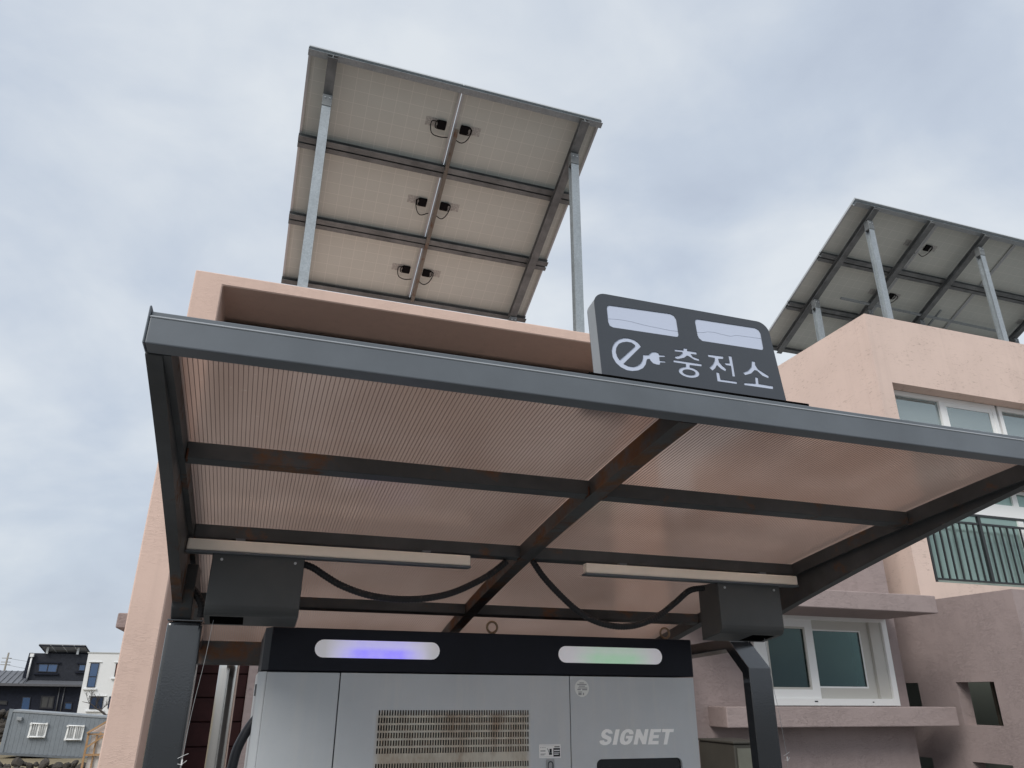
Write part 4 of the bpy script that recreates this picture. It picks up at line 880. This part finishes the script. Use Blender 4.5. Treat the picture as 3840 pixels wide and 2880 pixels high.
# ================================================================== far left: houses, container, stone walls
def quad(k): return BG[k][1]
def bgy(k): return BG[k][0]
def far_window(parent, q, y, fm, pm, fw=0.10, mull=None, lintel=None):
    xs = sum(p[0] for p in q)/4; zs_ = sum(p[1] for p in q)/4
    outer = [(xs+(p[0]-xs)*1.0, zs_+(p[1]-zs_)*1.0) for p in q]
    w_ = max(p[0] for p in q)-min(p[0] for p in q); h_ = max(p[1] for p in q)-min(p[1] for p in q)
    inner = [(xs+(p[0]-xs)*(1-2*fw/w_), zs_+(p[1]-zs_)*(1-2*fw/h_)) for p in q]
    bm = bmesh.new(); bm_cutplate(bm, outer, [inner], [], lambda u, v, d: (u, y-0.09+d, v), 0.088)
    if mull is not None: bm_box(bm, xs+mull-0.05, xs+mull+0.05, y-0.085, y-0.02, min(p[1] for p in inner), max(p[1] for p in inner))
    f = from_bm('window', bm, fm, parent); prism('pane', inner, y-0.045, y-0.03, 'y', pm, f)
    if lintel:
        x0, x1 = min(p[0] for p in q)-0.25, max(p[0] for p in q)+0.25
        box('lintel', x0, x1, y-0.2, y-0.002, max(p[1] for p in q)+0.03, max(p[1] for p in q)+0.16, lintel, f); box('sill', x0, x1, y-0.25, y-0.002, min(p[1] for p in q)-0.22, min(p[1] for p in q)-0.06, lintel, f)
    return f
dh = thing('dark_house', 'charcoal two-storey house with grey metal roof beyond the container', 'house', (-22, 108, -1.5), 'houses in the distance')
yu, yl = bgy('dark_upper'), bgy('dark_lower')
prism('upper_wall', quad('dark_upper'), yu, yu+8, 'y', DARKWALL, dh)
prism('side_cladding', [(-25.0, 2.72), (-24.86, 5.87), (-24.5, 5.88), (-24.6, 2.72)], yu-0.25, yu-0.005, 'y', DARKWALL2, dh)
prism('lower_wall', quad('dark_lower'), yl, yl+10, 'y', DARKWALL2, dh)
rp = [(-29.3, 2.52), (-29.3, 3.66), (-24.54, 3.56), (-24.42, 2.66)]
bm = bmesh.new()
def roofq(pts3, th=0.12):
    A_ = [bm.verts.new(p) for p in pts3]; B_ = [bm.verts.new((p[0], p[1], p[2]-th)) for p in pts3]
    fs = [bm.faces.new(A_), bm.faces.new(B_[::-1])]
    for i in range(4): fs.append(bm.faces.new((A_[i], B_[i], B_[(i+1) % 4], A_[(i+1) % 4])))
    bmesh.ops.recalc_face_normals(bm, faces=fs)
roofq([(-29.3, 105.2, 2.47), (-24.0, 105.2, 2.44), (-24.9, 111.5, 3.9), (-29.6, 111.5, 3.95)])
roofq([(-24.0, 105.2, 2.44), (-18.0, 105.2, 2.40), (-18.4, 107.9, 2.78), (-24.6, 107.9, 2.84)])
rf = from_bm('roof', bm, DARKROOF, dh)
_b = None
for i in range(9):
    x = -29.0+0.62*i if i < 8 else -24.2
    tube('seam', [(x+0.0, 105.2, 2.50), (x-0.55, 111.4, 3.96)], 0.035, DARKROOF, rf, 5)
prism('gutter', quad('roof_strip')[:2]+[(-18.03, 2.16), (-18.03, 2.34)], 104.95, 105.15, 'y', painted('gutter_metal', (0.10, 0.10, 0.11), 0.4), dh)
BLKF = mat('black_window_frame', (0.012, 0.013, 0.018), 0.5)
far_window(dh, quad('win_a'), yu, BLKF, GLASS_S, 0.10, -0.02, DARKWALL2); far_window(dh, quad('win_b'), yu, BLKF, GLASS_S, 0.09, None, DARKWALL2)
far_window(dh, quad('door'), yl, BLKF, GLASS_S, 0.07); far_window(dh, quad('win_c'), yl, BLKF, mat('dim_glass', (0.055, 0.055, 0.055), 0.3), 0.14, 0.1)
far_window(dh, quad('win_d'), yl, BLKF, GLASS_S, 0.09); far_window(dh, quad('win_e'), yl, BLKF, mat('dim_glass2', (0.04, 0.04, 0.04), 0.3), 0.1)
for k_ in ('pipe2', 'pipe3'):
    (xa, za), (xb, zb_) = quad(k_); tube('downpipe', [(xa, yl-0.12, za), (xb, yl-0.12, zb_)], 0.06, DARKROOF, dh, 8)
(xa, za), (xb, zb_) = quad('downpipe')
dp = tube('downpipe', [(xa, yu-0.35, za), (xb, yu-0.35, zb_)], 0.10, WHITEP, dh, 8); box('hopper', xa-0.2, xa+0.2, yu-0.55, yu-0.15, za-0.1, za+0.28, WHITEP, dp)
fs_ = thing('far_solar_array', 'small dark solar array tilted on top of the charcoal house', 'solar array', (-21, 109, 5.9))
pq = quad('panel')
bm = bmesh.new()
A_ = [(pq[0][0], 107.0, pq[0][1]), (pq[1][0], 107.0, pq[1][1]), (pq[2][0]+0.3, 110.2, 5.55), (pq[3][0]+0.3, 110.2, 5.55)]
roofq(A_, 0.08); from_bm('panel_field', bm, mat('far_panel_back', (0.30, 0.31, 0.33), 0.5), fs_)
for t_ in (0.0, 0.25, 0.5, 0.75, 1.0):
    a = Vector(A_[0]).lerp(Vector(A_[1]), t_); b = Vector(A_[3]).lerp(Vector(A_[2]), t_)
    tube('rail', [a+Vector((0, 0, -0.13)), b+Vector((0, 0, -0.13))], 0.05, ALU if 0 < t_ < 1 else DARKWALL2, fs_, 5)
for t_ in (0.02, 0.55):
    a = Vector(A_[0]).lerp(Vector(A_[3]), t_); b = Vector(A_[1]).lerp(Vector(A_[2]), t_)
    tube('rail', [a+Vector((0, 0, -0.18)), b+Vector((0, 0, -0.18))], 0.07, DARKWALL2, fs_, 5)
for x_ in (-23.0, -19.7): box('leg', x_-0.12, x_+0.12, 107.6, 107.8, 5.8, 6.75, ALU, fs_)

wh = thing('white_house', 'white rendered house with a tall narrow window, half hidden by the peach wall', 'house', (-14, 97, -1.5), 'houses in the distance')
yw = bgy('white')
prism('wall', [(-16.71, 5.55), (-10.9, 5.55), (-10.9, -2.0), (-16.58, -2.0)], yw, yw+9, 'y', WHITEW, wh)
box('coping', -16.8, -10.9, yw-0.06, yw+9, 5.552, 5.66, mat('coping_grey', (0.45, 0.46, 0.45), 0.6), wh)
w1 = far_window(wh, quad('wwin1'), yw, BLKF, GLASS_S, 0.05); box('transom', -16.15, -15.45, yw-0.08, yw-0.05, 3.1, 3.18, BLKF, w1)
far_window(wh, quad('wwin2'), yw, BLKF, mat('dim_blue_glass', (0.02, 0.035, 0.07), 0.1), 0.07, 0.0); far_window(wh, quad('wwin3'), yw, BLKF, mat('red_blind', (0.22, 0.09, 0.07), 0.6), 0.06); far_window(wh, quad('wwin4'), yw, BLKF, GLASS_S, 0.06)
for k_ in ('wwin1', 'wwin2', 'wwin3'):
    q = quad(k_); x0, x1 = min(p[0] for p in q)-0.22, max(p[0] for p in q)+0.22; z0, z1 = min(p[1] for p in q), max(p[1] for p in q)
    box('sill', x0, x1, yw-0.2, yw-0.002, z0-0.26, z0-0.1, WHITEW, wh, 0.02); box('lintel', x0, x1, yw-0.1, yw-0.002, z1+0.05, z1+0.14, WHITEW, wh, 0.02)

ct = thing('site_container', 'grey steel site container with two barred white windows', 'container', (-11.5, 62.5, -2.4))
yc = bgy('container'); cq = quad('container')
prism('shell', [(-14.6, 0.38), (-7.0, -0.17), (-7.25, -2.65), (-14.62, -2.12)], yc, yc+2.6, 'y', CONT, ct)
prism('base_rail', [(-14.66, -2.10), (-7.2, -2.63), (-7.2, -2.78), (-14.66, -2.24)], yc-0.06, yc+2.6, 'y', painted('container_rail', (0.13, 0.145, 0.16), 0.6), ct)
prism('top_rail', [(-14.66, 0.46), (-7.0, -0.09), (-7.0, -0.20), (-14.66, 0.35)], yc-0.05, yc+2.65, 'y', painted('container_toprail', (0.27, 0.29, 0.31), 0.6), ct)
prism('corner_post', [(-14.68, 0.52), (-14.45, 0.50), (-14.47, -2.14), (-14.70, -2.12)], yc-0.055, yc+0.1, 'y', CONT, ct)
_b = None
for i in range(26):                                    # corrugation ribs of the side wall
    x = -14.3+0.27*i; zt = 0.34-0.0722*(x+14.6); 
    if _b is None: _b = box('corrugation', -0.04, 0.04, yc-0.012, yc-0.002, -2.42, -0.02, CONT, ct); _b.location = (x, 0, zt)
    else: copy_of(_b, ct, (x, 0, zt))
for k_ in ('cwin1', 'cwin2'):
    q = quad(k_); f = far_window(ct, q, yc-0.03, PVC, mat('net_glass', (0.33, 0.34, 0.34), 0.5), 0.09, 0.0)
    x0, x1, z0, z1 = min(p[0] for p in q), max(p[0] for p in q), min(p[1] for p in q), max(p[1] for p in q)
    for i in range(1, 8):
        if i == 4: continue
        x = x0+(x1-x0)*i/8; tube('bar', [(x, yc-0.2, z0+0.05), (x, yc-0.2, z1-0.05)], 0.014, WHITEP, f, 5)
    for x in (x0+0.06, x1-0.06):
        for z in (z0+0.08, z1-0.08): box('bracket', x-0.06, x+0.06, yc-0.24, yc-0.125, z-0.06, z+0.06, WHITEP, f)
    tube('bar', [(x0+0.02, yc-0.2, z0+0.07), (x1-0.02, yc-0.2, z0+0.05)], 0.045, WHITEP, f, 6); tube('bar', [(x0+0.02, yc-0.2, z1-0.06), (x1-0.02, yc-0.2, z1-0.09)], 0.03, WHITEP, f, 6)
q = quad('cbox'); prism('fuse_box', q, yc-0.22, yc-0.035, 'y', painted('fuse_box', (0.3, 0.32, 0.34), 0.6), ct)

def rockmesh(seed):
    rnd = random.Random(seed); bm = bmesh.new(); bmesh.ops.create_icosphere(bm, subdivisions=2, radius=0.5)
    off = [Vector((rnd.uniform(-1, 1), rnd.uniform(-1, 1), rnd.uniform(-1, 1))).normalized() for _ in range(9)]
    for v in bm.verts:
        for o_ in off:
            d = v.co.dot(o_)
            if d > 0.30: v.co -= o_*(d-0.30)*0.97
        v.co *= rnd.uniform(0.97, 1.03)
    o = from_bm('stone', bm, ROCK, None); COL.objects.unlink(o); return o
ROCKS = [rockmesh(s) for s in range(6)]
def stone_wall(label, x0, x1, y, zt, rows, size, slope=0.0):
    t = thing('stone_wall', label, 'stone wall', ((x0+x1)/2, y, zt-rows*size*0.8), 'dry stone walls')
    rnd = random.Random(int(abs(x0*10)))
    for r_ in range(rows):
        x = x0+rnd.uniform(-size*0.5, 0)
        while x < x1:
            s = size*rnd.uniform(0.6, 1.5)
            o = rnd.choice(ROCKS).copy(); o.name = 'stone'; link(o, t)
            o.location = (x+s/2, y+rnd.uniform(-0.25, 0.25)-0.12*r_, zt-size*(0.42+0.62*r_)+slope*(x-x0)+rnd.uniform(-0.1, 0.1))
            o.scale = (s*1.25, s*1.1, s*rnd.uniform(0.8, 1.1)); o.rotation_euler = (rnd.uniform(-.5, .5), rnd.uniform(-.5, .5), rnd.uniform(0, 6)); x += s*0.72
    return t
stone_wall('low wall of dark volcanic stones in front of the container, bottom left corner', -14.6, -8.0, 56.4, -2.2, 4, 0.5, -0.02)
stone_wall('tall dark stone wall behind the container at the left edge', -19.5, -14.4, 67.2, 0.25, 6, 0.55)
box('concrete_kerb', -15, -7, 57.9, 58.4, -2.75, -2.52, mat('kerb_concrete', (0.42, 0.38, 0.31), 0.9), None); k_ = bpy.data.objects['concrete_kerb']; tag(k_, 'pale concrete kerb between the container and the low stone wall', 'kerb')

# timber frame lean-to with milky film beside the peach wall
tf = thing('timber_shed', 'unfinished timber frame shed with milky film, beside the peach wall corner', 'shed', (-3.7, 27.3, -1.5))
def plank(name, a, b, w_, h_=None): return sweep(name, a, b, rect_prof(w_, h_ or w_), WOOD, tf, up=(0, 1, 0))
yT = 27.0
plank('corner_post', (-4.18, yT, -1.6), (-4.18, yT, 0.47), 0.055); plank('corner_post', (-3.45, yT, -1.6), (-3.45, yT, 0.95), 0.055)
plank('eave_beam', (-4.16, yT, 0.44), (-3.4, yT, 0.44), 0.045); plank('rafter_plank', (-4.22, yT-0.06, 0.47), (-3.40, yT-0.06, 1.02), 0.05)
plank('mid_rail', (-4.15, yT, -0.11), (-3.4, yT, -0.11), 0.055); plank('brace', (-4.15, yT-0.05, 0.10), (-3.72, yT-0.05, 0.42), 0.05)
plank('stud', (-3.95, yT+0.03, -1.6), (-3.95, yT+0.03, 0.42), 0.04)
plank('corner_post', (-4.18, yT+2.2, -1.6), (-4.18, yT+2.2, 0.47), 0.055); plank('eave_beam', (-4.18, yT+0.05, 0.44), (-4.18, yT+2.2, 0.44), 0.05)
prism('film_panel', [(-4.10, 0.40), (-3.4, 0.40), (-3.4, -1.5), (-4.10, -1.5)], yT+0.08, yT+0.09, 'y', POLY, tf)
prism('gable_film', [(-4.12, 0.50), (-3.4, 0.98), (-3.4, 0.47)], yT+0.03, yT+0.04, 'y', mat('pink_film', (0.72, 0.60, 0.54), 0.5), tf)

# bare tree whose branches reach out in front of the white house
tr = thing('bare_tree', 'leafless small tree with thin twigs in front of the white house', 'tree', (-8.3, 67.5, -2.4))
tpts = [(-8.2, 67.5, -2.45), (-8.35, 67.5, -1.4), (-8.8, 67.5, -0.75), (-9.49, 67.5, -0.07), (-9.97, 67.5, 0.31), (-10.29, 67.5, 0.45), (-10.76, 67.5, 0.78), (-11.33, 67.5, 0.92)]
tube('trunk', catmull(tpts, 4), 0.13, BARK, tr, 7, taper=0.015)
rnd = random.Random(5)
def twig(p, d, ln, r, depth):
    pts = [Vector(p)]; dd = Vector(d).normalized()
    for i in range(4):
        dd = (dd+Vector((rnd.uniform(-.3, .3), rnd.uniform(-.3, .3), rnd.uniform(-.15, .3)))).normalized(); pts.append(pts[-1]+dd*ln/4)
    bm_tube(bm, pts, r, 4, taper=r*0.35)
    if depth:
        for i in (1, 2, 3):
            for _ in range(2): twig(pts[i], dd+Vector((rnd.uniform(-1, 1), rnd.uniform(-1, 1), rnd.uniform(-.3, 1))), ln*0.55, r*0.5, depth-1)
bm = bmesh.new()
for p, d, ln in (((-9.49, 67.5, -0.07), (0.6, 0, 1), 1.1), ((-9.97, 67.5, 0.31), (0.5, 0.3, 0.9), 0.9), ((-9.97, 67.5, 0.31), (-0.6, 0.2, 0.7), 0.9), ((-10.29, 67.5, 0.45), (-0.2, 0, 1), 0.9), ((-10.76, 67.5, 0.78), (-0.7, 0, 0.4), 0.7), ((-10.76, 67.5, 0.78), (-0.3, 0, 1), 0.8), ((-8.8, 67.5, -0.75), (0.4, 0.2, 1), 1.4)):
    twig(p, d, ln, 0.028, 2)
cr = from_bm('crown', bm, BARK, tr)
# utility pole and its lines far behind the dark house
up_ = thing('utility_pole', 'slim utility pole rising behind the grey metal roof', 'utility pole', (-37.2, 148.5, -1.5))
tube('pole', [(-37.2, 148.5, -1.5), (-37.22, 148.5, 7.45)], 0.2, POLEM, up_, 8, taper=0.13)
for z in (6.6, 6.0, 5.6): tube('crossarm', [(-38.0, 148.5, z), (-36.6, 148.5, z)], 0.05, POLEM, up_, 5)
for z, x1_, dz in ((6.6, -10, 2.2), (5.6, -10, 2.6)):
    pts = [(-37.2+(x1_+37.2)*t/14, 148.5-8*t/14, z-dz*4*(t/28)*(1-t/28)*1.0) for t in range(15)]
    tube('power_line', pts, 0.018, RUBBER, up_, 4)
